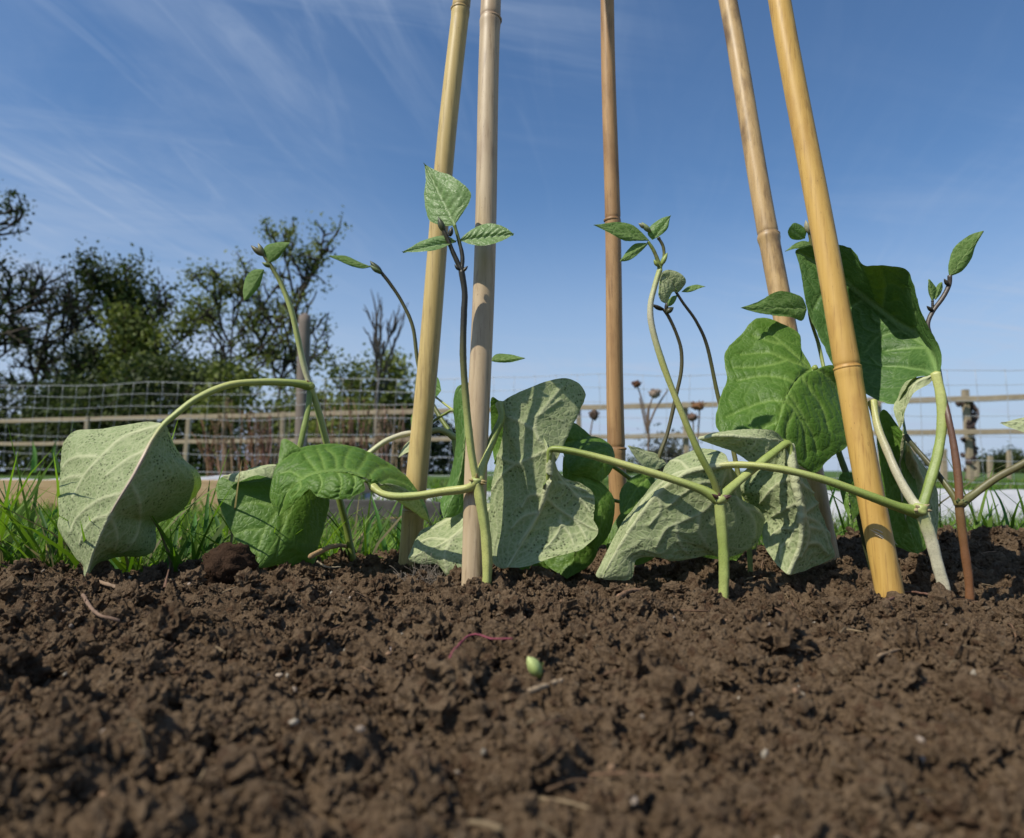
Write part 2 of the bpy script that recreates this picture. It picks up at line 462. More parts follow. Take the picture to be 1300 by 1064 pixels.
def build_soil():
    global SX, SY, SZ
    xs = np.concatenate((np.linspace(-1.6, -.60, 60, endpoint=False), np.linspace(-.60, .60, 1000), np.linspace(.60, 1.6, 61)[1:]))
    ys = np.concatenate((np.linspace(-1.0, .10, 70, endpoint=False), np.linspace(.10, .82, 640)))
    X, Y = np.meshgrid(xs, ys)
    Z = soil_base(X, Y)
    B = Z.copy()
    # stamped clods: many small, few large
    n = 15000
    cx = rng.uniform(-.62, .62, n); cy = rng.uniform(.09, .80, n)
    r = .0014 + .0150 * rng.pareto(2.0, n).clip(0, 6) / 6 + .0016 * rng.random(n)
    dx = xs[61] - xs[60 + 0]; x0 = -.60; dxf = 1.2 / 999; dyf = .72 / 639; ix0 = 60; iy0 = 70
    for k in range(n):
        rr = r[k]; wx = int(rr * 1.5 / dxf) + 1; wy = int(rr * 1.5 / dyf) + 1
        i = ix0 + int((cx[k] + .60) / dxf); j = iy0 + int((cy[k] - .10) / dyf)
        a0, a1 = max(i - wx, 0), min(i + wx + 1, len(xs)); b0, b1 = max(j - wy, 0), min(j + wy + 1, len(ys))
        if a1 <= a0 or b1 <= b0: continue
        sx = X[b0:b1, a0:a1] - cx[k]; sy = Y[b0:b1, a0:a1] - cy[k]
        ang = k * 2.4; c, s = math.cos(ang), math.sin(ang); el = .75 + .5 * ((k * 37) % 100) / 100
        u = (sx * c + sy * s) / el; v = (-sx * s + sy * c) * el
        q = rr * rr * (1 + 1.5 * fbm(sx / rr * 1.7 + k, sy / rr * 1.7 + k * .7, 3)) - u * u - v * v
        bz = B[min(max(j, 0), len(ys) - 1), min(max(i, 0), len(xs) - 1)]
        h = np.where(q > 0, bz + np.sqrt(np.maximum(q, 0)) * .85 - rr * .28, -9)
        Z[b0:b1, a0:a1] = np.maximum(Z[b0:b1, a0:a1], h)
    rg = np.abs(fbm(X * 210 + 4, Y * 210, 3)) * 2; Z += .0040 * fbm(X * 140, Y * 140, 3) - .0030 * (1 - rg) ** 3 + .0040 * fbm(X * 430, Y * 430, 2)
    SX, SY, SZ = xs, ys, Z
    ny, nx = Z.shape
    V = np.stack((X, Y, Z), -1).reshape(-1, 3)
    i = np.arange(ny - 1)[:, None] * nx; j = np.arange(nx - 1)[None, :]
    Q = np.stack((i + j, i + j + 1, i + nx + j + 1, i + nx + j), -1).reshape(-1, 4)
    o = make_mesh('soil', V, Q, M['soil'], None, True)
    tag(o, None, None, None, 'structure')
build_soil()
def soil_z(x, y):
    i = np.clip(np.searchsorted(SX, x), 0, len(SX) - 1); j = np.clip(np.searchsorted(SY, y), 0, len(SY) - 1)
    return float(SZ[j, i])

def ico(sub):
    import bmesh
    bm = bmesh.new(); bmesh.ops.create_icosphere(bm, subdivisions=sub, radius=1)
    V = np.array([v.co[:] for v in bm.verts]); T = np.array([[v.index for v in f.verts] for f in bm.faces]); bm.free()
    return V, T
ICO2, ICO3, ICO4 = ico(2), ico(3), ico(4)
def lumpy(base, k, amp=.5, fr=1.4):
    V, T = base
    a = fbm(V[:, 0] * fr + k * 3.1 + 50, V[:, 1] * fr + V[:, 2] * fr * 1.3 + k * 7.7 + 50, 4)
    b = fbm(V[:, 2] * fr * 2 + k * 1.7 + 90, V[:, 0] * fr * 2 - V[:, 1] * fr + k * 2.9 + 90, 3)
    return V * (1 + amp * (a + b))[:, None], T
def rotm(q): return np.array(Quaternion(q).normalized().to_matrix())

def build_crumbs():
    lib_s = [lumpy(ICO2, k, 1.5, 1.9) for k in range(16)]; lib_b = [lumpy(ICO3 if k % 2 else ICO4, k + 30, 1.35, 2.4) for k in range(14)]
    mb = MB()
    n = 34000
    for k in range(n):
        y = .12 + .62 * rng.random() ** .9
        x = rng.uniform(-1, 1) * (y * .75 + .03)
        if y > soil_edge(x) + .02: continue
        r = .0006 + .0062 * min(rng.pareto(2.9) / 4, 1.15)
        if y < .22: r *= .85
        V, T = (lib_b if r > .0028 else lib_s)[rng.integers(14)]
        W = (V * np.array((1, rng.uniform(.7, 1), rng.uniform(.6, .95))) * r) @ rotm(rng.normal(size=4)).T
        W = W + np.array((x, y, soil_z(x, y) + r * .30))
        mb.add(W, None, T)
    o = mb.build('soil_crumbs', M['soil'], smooth=False)
    tag(o, 'loose crumbs and clods of dark brown soil scattered over the bed', 'soil', None, 'stuff')
build_crumbs()
def build_litter():
    mb = MB(); V0, T0 = ICO2
    for k in range(230):
        y = .15 + .52 * rng.random(); x = rng.uniform(-1, 1) * (y * .75)
        if y > soil_edge(x): continue
        L = rng.uniform(.004, .020); a = rng.uniform(0, 2 * PI); z = soil_z(x, y) + .0030
        p = np.array((x, y, z)); q = p + np.array((math.cos(a), math.sin(a), 0)) * L; q[2] = soil_z(q[0], q[1]) + .0030
        mid = (p + q) / 2 + np.array((rng.normal() * .15, rng.normal() * .15, abs(rng.normal()) * .06)) * L * .45; mid[2] = max(mid[2], soil_z(mid[0], mid[1]) + .003)
        c = np.array(((.30, .22, .13), (.17, .10, .06), (.11, .065, .04), (.24, .15, .09))[rng.integers(4)]) * rng.uniform(.4, .95)
        V, Q, T, C = tube(catmull([p, mid, q], 8), rng.uniform(.00022, .0007) * np.linspace(1, .6, 8), 5, np.tile(c, (8, 1)), lump=.1); mb.add(V, Q, T, C)
    for k in range(260):
        y = .16 + .5 * rng.random(); x = rng.uniform(-1, 1) * (y * .75)
        if y > soil_edge(x): continue
        r = rng.uniform(.0006, .0016); V, T = lumpy(ICO2, k, .8)
        mb.add((V * r * np.array((1, .8, .6))) @ rotm(rng.normal(size=4)).T + np.array((x, y, soil_z(x, y) + .0022)), None, T, np.array(((.36, .31, .24), (.24, .15, .09), (.30, .24, .19))[rng.integers(3)]) * rng.uniform(.6, 1.1))
    tag(mb.build('soil_litter', M['twig']), 'fine root fibres, straw bits and grit strewn through the soil', 'plant litter', None, 'stuff')
build_litter()

# ------------------------------------------------------------------ GROUND
def build_ground():
    mb = MB()
    S = 3000
    V = np.array([(-S, -S, LAWN), (S, -S, LAWN), (S, S, LAWN), (-S, S, LAWN)], float)
    mb.add(V, [(0, 1, 2, 3)])
    tag(mb.build('ground', M['ground']), kind='structure')
build_ground()

def build_grass():
    mb = MB(); Vs = []; Qs = []; Cs = []; n0 = 0
    def blade(x, y, z, L, w, lean, az, col, bend):
        nonlocal n0
        t = np.array((0, .3, .55, .8, 1.0))
        out = L * (lean * t + bend * t ** 2.4); up = L * (t - .35 * bend * t ** 2.5) * max(.25, 1 - .3 * lean)
        c = np.stack((x + math.cos(az) * out, y + math.sin(az) * out, z + up), 1)
        side = np.array((-math.sin(az + .6), math.cos(az + .6), 0)); ww = w * np.array((.8, 1, .85, .5, .06))
        V = np.stack((c - side * ww[:, None], c + side * ww[:, None]), 1).reshape(-1, 3)
        Vs.append(V); i = np.arange(4) * 2
        Qs.append(np.stack((i, i + 1, i + 3, i + 2), 1) + n0); n0 += 10
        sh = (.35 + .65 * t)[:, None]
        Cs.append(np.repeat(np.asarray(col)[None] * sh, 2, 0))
    def colr():
        g = rng.random()
        base = np.array((.08, .165, .020)) * (1 - g) + np.array((.21, .34, .045)) * g
        if rng.random() < .11: base = np.array((.24, .21, .10))
        return base * rng.uniform(.7, 1.2)
    for k in range(25000):                       # strip right behind the bed
        y = .60 + 1.9 * rng.random() ** 1.7
        x = rng.uniform(-1, 1) * (y * .80)
        if y < soil_edge(x) + .012: continue
        near = max(0, 1 - (y - .6) / .5)
        L = rng.uniform(.035, .08) + near * rng.uniform(0, .10) * (rng.random() < .5)
        if .0 < x < .24 and y < 1: L *= .8
        if x < -.02 and y < 1.3: L += rng.uniform(0, .018)
        z = max(LAWN, float(soil_base(np.array(x), np.array(y)))) - .004
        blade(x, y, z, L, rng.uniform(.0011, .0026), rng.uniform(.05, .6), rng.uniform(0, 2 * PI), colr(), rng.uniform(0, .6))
    for k in range(11000):
        y = 2.3 + 9 * rng.random() ** 1.5
        x = rng.uniform(-1, 1) * (y * .80)
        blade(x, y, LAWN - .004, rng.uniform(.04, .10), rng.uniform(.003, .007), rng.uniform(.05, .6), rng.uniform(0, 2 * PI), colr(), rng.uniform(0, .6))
    mb.add(np.concatenate(Vs), np.concatenate(Qs), None, np.concatenate(Cs))
    o = mb.build('grass', M['grass'])
    tag(o, 'bright green uncut grass growing between the soil bed and the boards', 'grass', None, 'stuff')
build_grass()

def build_tall_blades():
    # single broad blades that stand up in front of the boards
    mb = MB()
    for (x0, y0, x1, y1, x2, y2, Y, w) in [(10, 735, 14, 660, 4, 610, .66, .0022), (70, 730, 58, 670, 48, 640, .62, .0022), (60, 725, 75, 655, 83, 640, .64, .002),
            (150, 728, 140, 690, 138, 655, .61, .003), (225, 725, 240, 690, 252, 660, .62, .0022), (262, 720, 262, 660, 266, 610, .64, .0024), (232, 722, 246, 672, 248, 650, .63, .003),
            (90, 720, 130, 660, 165, 600, .75, .0022), (30, 700, 80, 640, 150, 605, .9, .003), (272, 716, 278, 672, 266, 640, .63, .0026), (205, 730, 222, 690, 226, 655, .6, .002),
            (490, 700, 478, 650, 470, 625, .72, .0022), (505, 700, 508, 655, 515, 620, .74, .0022), (462, 700, 470, 665, 488, 640, .72, .002), (432, 695, 440, 650, 452, 628, .75, .0024),
            (1065, 690, 1050, 655, 1068, 600, .74, .0028), (1285, 690, 1272, 640, 1252, 608, .74, .003), (1260, 690, 1256, 650, 1250, 620, .76, .002), (1242, 690, 1250, 660, 1268, 640, .72, .0022),
            (42, 600, 44, 575, 41, 560, 2.3, .008), (75, 600, 68, 575, 72, 556, 2.3, .007)]:
        c = catmull([at(x0, y0, Y), at(x1, y1, Y + .01), at(x2, y2, Y + .03)], 9)
        t = np.linspace(0, 1, 9); ww = w * (1 - t ** 2.2) + .0001
        side = np.array((.9, .43, 0))
        V = np.stack((c - side * ww[:, None], c + np.array((0, w * .5, 0)), c + side * ww[:, None]), 1).reshape(-1, 3)
        i = np.arange(8) * 3
        Q = np.vstack((np.stack((i, i + 1, i + 4, i + 3), 1), np.stack((i + 1, i + 2, i + 5, i + 4), 1)))
        mb.add(V, Q, None, np.array((.06, .145, .03)) * rng.uniform(.7, 1.5))
    o = mb.build('long_grass', M['grass'])
    tag(o, 'long single grass blades rising along the back edge of the soil', 'grass', None, 'stuff')
build_tall_blades()

# ------------------------------------------------------------------ BEAN CANES
def cane_material(name, base, dark, tint, mott):
    m = NT(name); ob = m.obj()
    st = m.mapping(ob, (260, 260, 7)); n = m.noise(1, 5, .6, st); blot = m.noise(32, 4, .6, m.mapping(ob, (1.4, 1.4, .55)))
    col = m.mix(m.sstep(n, .25, .8), base, tint)
    col = m.mix(m.math('MULTIPLY', m.sstep(blot, .46, .72), mott), col, dark)
    fl = m.noise(1, 3, .6, m.mapping(ob, (420, 420, 26))); col = m.mix(m.math('MULTIPLY', m.sstep(fl, .52, .72), .45), col, tuple(c * .7 for c in dark))
    pale = m.noise(14, 4, .6, m.mapping(ob, (1, 1, .4))); col = m.mix(m.math('MULTIPLY', m.sstep(pale, .5, .75), .28), col, tuple(min(1, c * 1.25 + .02) for c in tint))
    sp = m.noise(900, 2, .5, m.mapping(ob, (1, 1, .35)))
    col = m.mix(m.math('MULTIPLY', m.sstep(sp, .69, .76), .55), col, tuple(c * .35 for c in dark))
    nd = m.attr('Col').outputs['Fac']            # 0 near the nodes
    col = m.mix(m.math('MULTIPLY', m.math('SUBTRACT', 1, nd), .75), col, dark)
    return m.done(m.bsdf(col, m.math('ADD', .34, m.math('MULTIPLY', n, .25)), .45, m.bump(n, .18, .0005)))

def cane(label, p0, p1, d0, d1, nodes, mat, top=1.5, amp=.055):
    """p0,p1: world points on the axis (base, higher); diameters there; nodes: distances (m) along from p0"""
    p0 = np.asarray(p0); p1 = np.asarray(p1)
    d = p1 - p0; L01 = np.linalg.norm(d); d = d / L01
    start = -.06; end = top
    s = np.unique(np.concatenate([np.linspace(start, end, 160)] + [nd + np.array((-.012, -.008, -.005, -.0032, -.0018, -.0008, 0, .0008, .0016, .0024, .0036, .006, .010)) for nd in nodes]))
    rad = np.interp(s, (start, 0, L01, end), (d0 / 2, d0 / 2, d1 / 2, d1 / 2 * .8))
    cv = np.ones(len(s))
    for nd in nodes:
        q = s - nd
        rad = rad * (1 + amp * np.exp(-((q + .0035) / .004) ** 2) - .05 * np.exp(-((q - .0012) / .0011) ** 2) + .02 * np.exp(-((q - .006) / .004) ** 2))
        cv = cv * (1 - .55 * np.exp(-((q - .0010) / .0012) ** 2) - .30 * np.exp(-((q - .008) / .010) ** 2))
    bow = .0015 * np.sin(s * 5 + p0[0] * 40) + .0009 * np.sin(s * 17 + p0[0] * 90) * np.clip(s / .1, 0, 1)
    P = p0 + d * s[:, None] + np.array((1, .3, 0)) * bow[:, None]
    e = empty('bamboo_cane', tuple(p0), label, 'bamboo cane', 'bamboo canes of the bean wigwam')
    V, Q, T, C = tube(P, rad, 28, np.stack((cv, cv, cv), 1))
    mb = MB(); mb.add(V, Q, T, C); mb.build('culm', mat, e)
    for nd in nodes:
        c = p0 + d * nd + np.array((1, .3, 0)) * .0015 * math.sin(nd * 5 + p0[0] * 40)
        rr = np.interp(nd, (0, L01, end), (d0 / 2, d1 / 2, d1 / 2 * .8))
        off = np.array((-.0019, -.0012, -.0004, .0002, .0004))
        V, Q, T, C = tube(c + d * off[:, None], rr * np.array((1.02, 1.075, 1.085, 1.03, .9)), 28, np.full((5, 3), .45), cap=False)
        mb = MB(); mb.add(V, Q, T, C); mb.build('node_ring', mat, e)
    return e, d

CM = {
 1: cane_material('olive_yellow_bamboo', (.46, .33, .115), (.17, .09, .035), (.58, .44, .18), .40),
 2: cane_material('greyish_tan_bamboo', (.43, .32, .19), (.20, .11, .06), (.53, .41, .26), .40),
 3: cane_material('orange_brown_bamboo', (.37, .21, .085), (.14, .065, .028), (.48, .29, .13), .50),
 4: cane_material('mottled_tan_bamboo', (.43, .275, .115), (.11, .06, .03), (.54, .37, .17), .80),
 5: cane_material('golden_yellow_bamboo', (.52, .31, .075), (.30, .135, .035), (.63, .40, .11), .40),
}
def cane_px(label, b, t, mat, wb, wt, nodes_px, **kw):
    p0, p1 = at(*b), at(*t)
    d0 = wb * b[2] / F; d1 = wt * t[2] / F
    L = np.linalg.norm(p1 - p0)
    nd = []
    for y in nodes_px:                            # photo row -> distance along the cane
        ts = np.linspace(-.2, 3.5, 4000); P = p0 + (p1 - p0) * ts[:, None]
        dz = P[:, 2] - CAMZ; dep = P[:, 1] * CT + dz * ST; up = -P[:, 1] * ST + dz * CT
        row = CY - F * up / dep
        nd.append(float(ts[np.argmin(np.abs(row - y))] * L))
    nd += [nd[0] + .33, nd[0] + .68, nd[0] + .98] if nd else []
    nd = sorted(x for x in nd if x < 1.4)
    return cane(label, p0, p1, d0, d1, nd, mat, **kw)

cane_px('yellowish bamboo cane leaning right, leftmost of the five, standing behind the broad green leaf', (519, 716, .615), (587, 0, .615), CM[1], 27.5, 24, [12, 648])
cane_px('greyish tan bamboo cane with a leaf shadow, standing close behind the middle plant stem', (603, 744, .505), (622, 0, .535), CM[2], 29, 27.5, [24])
cane_px('thin orange brown bamboo cane standing alone in the middle of the picture', (789, 712, .66), (771, 0, .64), CM[3], 23, 18.5, [279, 569])
cane_px('mottled tan bamboo cane leaning left, its foot hidden behind the large green leaf', (1058, 740, .60), (922, 0, .68), CM[4], 29, 24, [298], amp=.12)
c5, c5d = cane_px('golden yellow bamboo cane with a pale scrape low down, nearest of the two leaning left', (1131, 752, .485), (991, 0, .525), CM[5], 33, 29, [466])
# the pale scrape on the golden cane, lying on its rounded front
def scrape():
    b0, b1 = at(1131, 752, .485), at(991, 0, .525); d = (b1 - b0) / np.linalg.norm(b1 - b0)
    S = np.linspace(0, .12, 600)
    ax = b0 + d * S[:, None] + np.array((1, .3, 0)) * (.0015 * np.sin(S * 5 + b0[0] * 40) + .0009 * np.sin(S * 17 + b0[0] * 90) * np.clip(S / .1, 0, 1))[:, None]
    dep = ax[:, 1] * CT + (ax[:, 2] - CAMZ) * ST
    ax_x = CX + F * ax[:, 0] / dep; ax_y = CY - F * ((ax[:, 2] - CAMZ) * CT - ax[:, 1] * ST) / dep
    def on(x, y):
        k = int(np.argmin(np.hypot(ax_x - x, ax_y - y))); r = 33 * .485 / F / 2
        off = min(abs(x - ax_x[k]) / F * dep[k], r * .95)
        return at(x, y, ax[k, 1] - math.sqrt(r * r - off * off) * .99)
    mb = MB()
    for (a, b) in [((1104, 672), (1136, 694)), ((1108, 671), (1137, 688)), ((1111, 678), (1133, 695)), ((1118, 682), (1140, 692))]:
        p = [on(a[0] + (b[0] - a[0]) * t, a[1] + (b[1] - a[1]) * t - 2 * math.sin(t * PI)) for t in np.linspace(0, 1, 7)]
        V, Q, T, C = tube(catmull(p, 18), .00045 * np.sin(np.linspace(.15, PI - .15, 18)), 6, np.tile((.66, .56, .42), (18, 1)), lump=.2)
        mb.add(V, Q, T, C)
    mb.build('scrape', M['twig'], c5)
scrape()

# ------------------------------------------------------------------ LEAVES
def to_world(pts, depth):
    """pts [(x,y)], depth list spread evenly over arc length"""
    P = np.asarray(pts, float)
    s = np.r_[0, np.cumsum(np.linalg.norm(np.diff(P, axis=0), axis=1))]; s /= s[-1]
    D = np.interp(s, np.linspace(0, 1, len(depth)), depth)
    return np.array([at(p[0], p[1], d) for p, d in zip(P, D)])

def leaf(name, parent, mid, L, Rr, dm, dl, dr, face='top', bulge=(.0, .0), nu=None, nv=None, k=6, quilt=.0007, wave=.012, mat=None, seed=1, veinw=1.0, slope=.16, label=None, veins=None):
    m = to_world(mid, dm); l = to_world(L, dl); r = to_world(Rr, dr)
    size = np.linalg.norm(m[-1] - m[0]) + 1e-6
    pxs = np.ptp(np.array(L + Rr), axis=0).max()
    nu = nu or int(np.clip(pxs / 1.5, 18, 160)); nv = nv or int(np.clip(pxs / 3.0, 8, 75))
    m = catmull(m, nu); l = catmull(l, nu); r = catmull(r, nu)
    s = np.linspace(0, 1, nv + 1)
    def half(e, sgn, bl):
        w = np.linalg.norm(e - m, axis=1)
        P = m[:, None] + (e - m)[:, None] * s[None, :, None]
        b = bl * 4 * s * (1 - s)
        tocam = np.array((0, 0, CAMZ)) - P; tocam /= np.linalg.norm(tocam, axis=2)[..., None]
        return P + tocam * (b[None, :, None] * w[:, None, None])
    A = half(l, -1, bulge[0]); B = half(r, 1, bulge[1])
    G = np.concatenate((A[:, ::-1], B[:, 1:]), 1)                 # nu x (2nv+1)
    v = np.concatenate((-s[::-1], s[1:]))[None, :]; u = np.linspace(0, 1, nu)[:, None]
    du = np.gradient(G, axis=0); dv = np.gradient(G, axis=1)
    N = np.cross(du, dv); N /= np.linalg.norm(N, axis=2)[..., None] + 1e-12
    # sign so that the upper side is +N
    c = G[nu // 2, nv]; avg = N.reshape(-1, 3).mean(0); tc = np.array((0, 0, CAMZ)) - G.reshape(-1, 3).mean(0)
    flip = (np.dot(avg, tc) > 0) != (face == 'top')
    if flip: N = -N
    # veins
    a = np.abs(v)
    rs = np.random.default_rng(seed)
    t = u - slope * a ** 1.25 - .02 * np.sin(a * 5 + seed)
    off = np.where(v < 0, 0.0, .35)
    q = t * k + off; cell = np.floor(q)
    fr = np.abs(q - np.round(q)) / k * size
    wv = .0011 * veinw * (1 - .72 * a) * np.clip(size / .07, .35, 1.3)
    lat = np.exp(-(fr / wv) ** 2) * np.clip(1.25 - a, 0, 1)
    wid = np.linalg.norm(l - m, axis=1)[:, None] * (v < 0) + np.linalg.norm(r - m, axis=1)[:, None] * (v >= 0)
    dm_ = a * wid
    midv = np.exp(-(dm_ / (.0015 * veinw * np.clip(size / .08, .35, 1.3) * (1.15 - .8 * u))) ** 2)
    cq = a * (4.5 + 1.2 * np.sin(cell * 2.1 + seed)) + .35 * np.sin(q * 6.28 + cell) + np.modf(np.abs(np.sin(cell * 12.9 + seed) * 43.7))[0]
    cr = np.abs(cq - np.round(cq)) / 5 * (wid + 1e-6)
    cross = np.exp(-(cr / (.0006 * veinw)) ** 2) * .38
    fr_w = np.exp(-(fr / (wv * 3.0)) ** 2) * np.clip(1.2 - a, 0, 1)
    if veins:
        # main side veins drawn on the flat leaf, then raised on the surface
        Pd = G[..., 1] * CT + (G[..., 2] - CAMZ) * ST
        QX = CX + F * G[..., 0] / Pd; QY = CY - F * ((G[..., 2] - CAMZ) * CT - G[..., 1] * ST) / Pd
        D = np.full(QX.shape, 1e3); W = np.ones(QX.shape)
        for vn in veins:
            vp = catmull(np.array(vn, float), 30)
            for i0 in range(29):
                ax, ay = vp[i0]; bx, by = vp[i0 + 1]; ll = (bx - ax) ** 2 + (by - ay) ** 2 + 1e-9
                tt = np.clip(((QX - ax) * (bx - ax) + (QY - ay) * (by - ay)) / ll, 0, 1)
                d = np.hypot(QX - ax - tt * (bx - ax), QY - ay - tt * (by - ay)); w = 1.35 - .75 * (i0 + tt) / 29
                better = d / w < D; D = np.where(better, d / w, D)
        lat = np.maximum(lat * .22, np.exp(-(D / (1.75 * veinw)) ** 2)); fr_w = np.maximum(fr_w * .35, np.exp(-(D / 5.5) ** 2))
    vein = np.clip(np.maximum(np.maximum(midv, lat * .9), cross), 0, 1)
    mid_w = np.exp(-(dm_ / (.0045 * np.clip(size / .08, .35, 1.3))) ** 2)
    cr_w = np.exp(-(cr / .0017) ** 2) * .4
    sharp = np.exp(-(D / 2.1) ** 2) if veins else 0
    h = -quilt * (.8 * fr_w + .55 * mid_w + .5 * midv + cr_w + .55 * sharp)
    ph = rs.uniform(0, 6.28, 6)
    low = (np.sin(u * 7 + ph[0] + v * 2.2) * .5 + np.sin(v * 5.1 + ph[1] + u * 3) * .5 + np.sin(u * 15 + ph[2] - v * 6) * .25) * a ** .8 * np.sin(np.clip(u, 0, 1) * PI)
    G = G + N * (h + wave * size * low)[..., None]
    jag = (fbm(u * 46 + seed * 3.7 + (v > 0) * 31, v * 0 + seed, 3) * 1.0) * a ** 10 * np.sin(np.clip(u, 0, 1) * PI) ** .5
    G = G + (dv / (np.linalg.norm(dv, axis=2)[..., None] + 1e-9)) * np.sign(v)[..., None] * (jag * .012 * size)[..., None]
    rim = np.clip((a - .965) / .03, 0, 1) * np.ones_like(u)
    nn = 2 * nv + 1
    i = np.arange(nu - 1)[:, None] * nn; j = np.arange(nn - 1)[None, :]
    Q = np.stack((i + j, i + nn + j, i + nn + j + 1, i + j + 1), -1).reshape(-1, 4)    # normal = du x dv
    if flip: Q = Q[:, ::-1]
    o = make_mesh(name, G.reshape(-1, 3), Q, mat or M['leaf'], parent, True, {'vein': vein.ravel(), 'rim': np.broadcast_to(rim, vein.shape).ravel()})
    if label: o['label'] = label
    return o

def small_leaf(name, parent, base, tip, up, lo, Y, face='top', fold=.004, tilt=0.0, seed=3, k=6, quilt=.00045, mat=None, wave=.02):
    """base, tip px; up/lo: edge px between; Y depth at base, tip"""
    Yb, Yt = Y if isinstance(Y, tuple) else (Y, Y)
    ym = (Yb + Yt) / 2
    return leaf(name, parent, [base, tip], [base] + up + [tip], [base] + lo + [tip], [Yb, Yt], [Yb, ym + fold + tilt, Yt], [Yb, ym + fold - tilt, Yt],
                face, (0.12, 0.12), None, None, k, quilt, wave, mat or M['young'], seed, .75, .3)

G_PALE = (.34, .38, .12); G_STEM = (.24, .30, .07); G_YEL = (.42, .43, .14); G_MID = (.16, .22, .04)
BROWN = (.085, .075, .03); DARK = (.028, .025, .016); REDB = (.17, .075, .03); WHITE = (.50, .47, .33); OLIVE = (.12, .12, .035)
def stem(name, parent, pts, r, cols, ridge=.05, label=None):
    """pts (px,py,Y); r: list of radii (mm); cols list"""
    P = catmull([at(*p) for p in pts], max(18, len(pts) * 12)); n = len(P)
    t = np.linspace(0, 1, n)
    rad = np.interp(t, np.linspace(0, 1, len(r)), r) / 1000
    if name == 'leaf_stalk': rad = rad * (1 + .30 * np.exp(-(t / .05) ** 2) + .28 * np.exp(-((1 - t) / .06) ** 2))
    rad = rad * (1 + .05 * np.sin(t * 23 + pts[0][0]) * np.sin(t * 9))
    c = np.array(cols); C = np.stack([np.interp(t, np.linspace(0, 1, len(c)), c[:, i]) for i in range(3)], 1)
    V, Q, T, Cc = tube(P, rad, 18, C, True, ridge * 1.5, .015)
    # soft hairs
    mb = MB(); mb.add(V, Q, T, Cc)
    o = mb.build(name, M['stem'], parent)
    if label: o['label'] = label
    return o

def plant(base, label):
    p = at(*base)
    return empty('runner_bean_plant', tuple(p), label, 'bean plant', 'runner bean plants round the canes')

def bud(parent, px, py, Y, ang, L=.009, w=.0022, col=(.05, .06, .02)):
    """pointed closed leaf bud; ang in image degrees"""
    p = at(px, py, Y); d = np.array((math.cos(R(ang)), -.1, math.sin(R(ang))))
    t = np.linspace(0, 1, 9)
    V, Q, T, C = tube(p + d * L * t[:, None] + np.array((0, 0, .15 * L)) * (t ** 2)[:, None], w * np.sin(np.clip(t * .93 + .09, 0, 1) * PI) ** .8 + .00015, 8, np.tile(col, (9, 1)), ridge=.15)
    mb = MB(); mb.add(V, Q, T, C); return mb.build('bud', M['stem'], parent)

def node(parent, px, py, Y, r, cols=(WHITE, BROWN)):
    """the swollen joint with a few stipule scales"""
    mb = MB(); V, T = lumpy(ICO3, px * .1, .35)
    mb.add(V * r * np.array((1.1, 1, .9)) + at(px, py, Y), None, T, cols[0])
    for k in range(5):
        a = rng.uniform(-.4, PI + .4); p = at(px, py, Y)
        d = np.array((math.cos(a), -.6, math.sin(a) * .8)) * r * rng.uniform(1.2, 1.9)
        V, Q, T, C = tube(np.stack((p, p + d * .6, p + d)), np.array((.5, .35, .05)) * r, 6, np.tile(cols[1], (3, 1))); mb.add(V, Q, T, C)
    return mb.build('stem_joint', M['stem'], parent)

# ---- plant 1 : far left, pale hanging leaf
p1 = plant((448, 708, .655), 'bean plant at far left with a large pale leaf hanging from an arched stalk')
stem('stem', p1, [(448, 712, .655), (440, 670, .65), (430, 630, .64), (415, 565, .625), (405, 525, .618), (394, 490, .61)], [3.2, 3.0, 2.7], [G_MID, G_STEM, G_PALE])
stem('stem', p1, [(394, 490, .61), (386, 465, .608), (377, 425, .606), (370, 395, .605), (358, 363, .604), (346, 341, .602), (334, 322, .60)], [2.5, 2.5, 2.2, 1.5], [WHITE, G_PALE, G_PALE, OLIVE])
stem('leaf_stalk', p1, [(394, 490, .61), (370, 486, .60), (330, 485, .585), (290, 489, .57), (250, 506, .556), (222, 527, .546), (207, 540, .5395), (193, 559, .5295), (181, 582, .5195), (167, 608, .5135), (152, 632, .511), (139, 655, .5125), (127, 681, .5175)], [3.2, 2.9, 2.8, 2.8, 2.4, 1.5, 1.2, .8, .4], [G_STEM, G_PALE, G_YEL, G_PALE, G_PALE, (.46, .34, .25), (.46, .38, .28), (.46, .44, .28)])
stem('leaf_stalk', p1, [(394, 493, .612), (391, 520, .607), (384, 552, .602), (377, 585, .6)], [2.4, 2.3], [G_MID, G_STEM])
node(p1, 394, 490, .609, .0036, (G_PALE, (.20, .10, .04)))
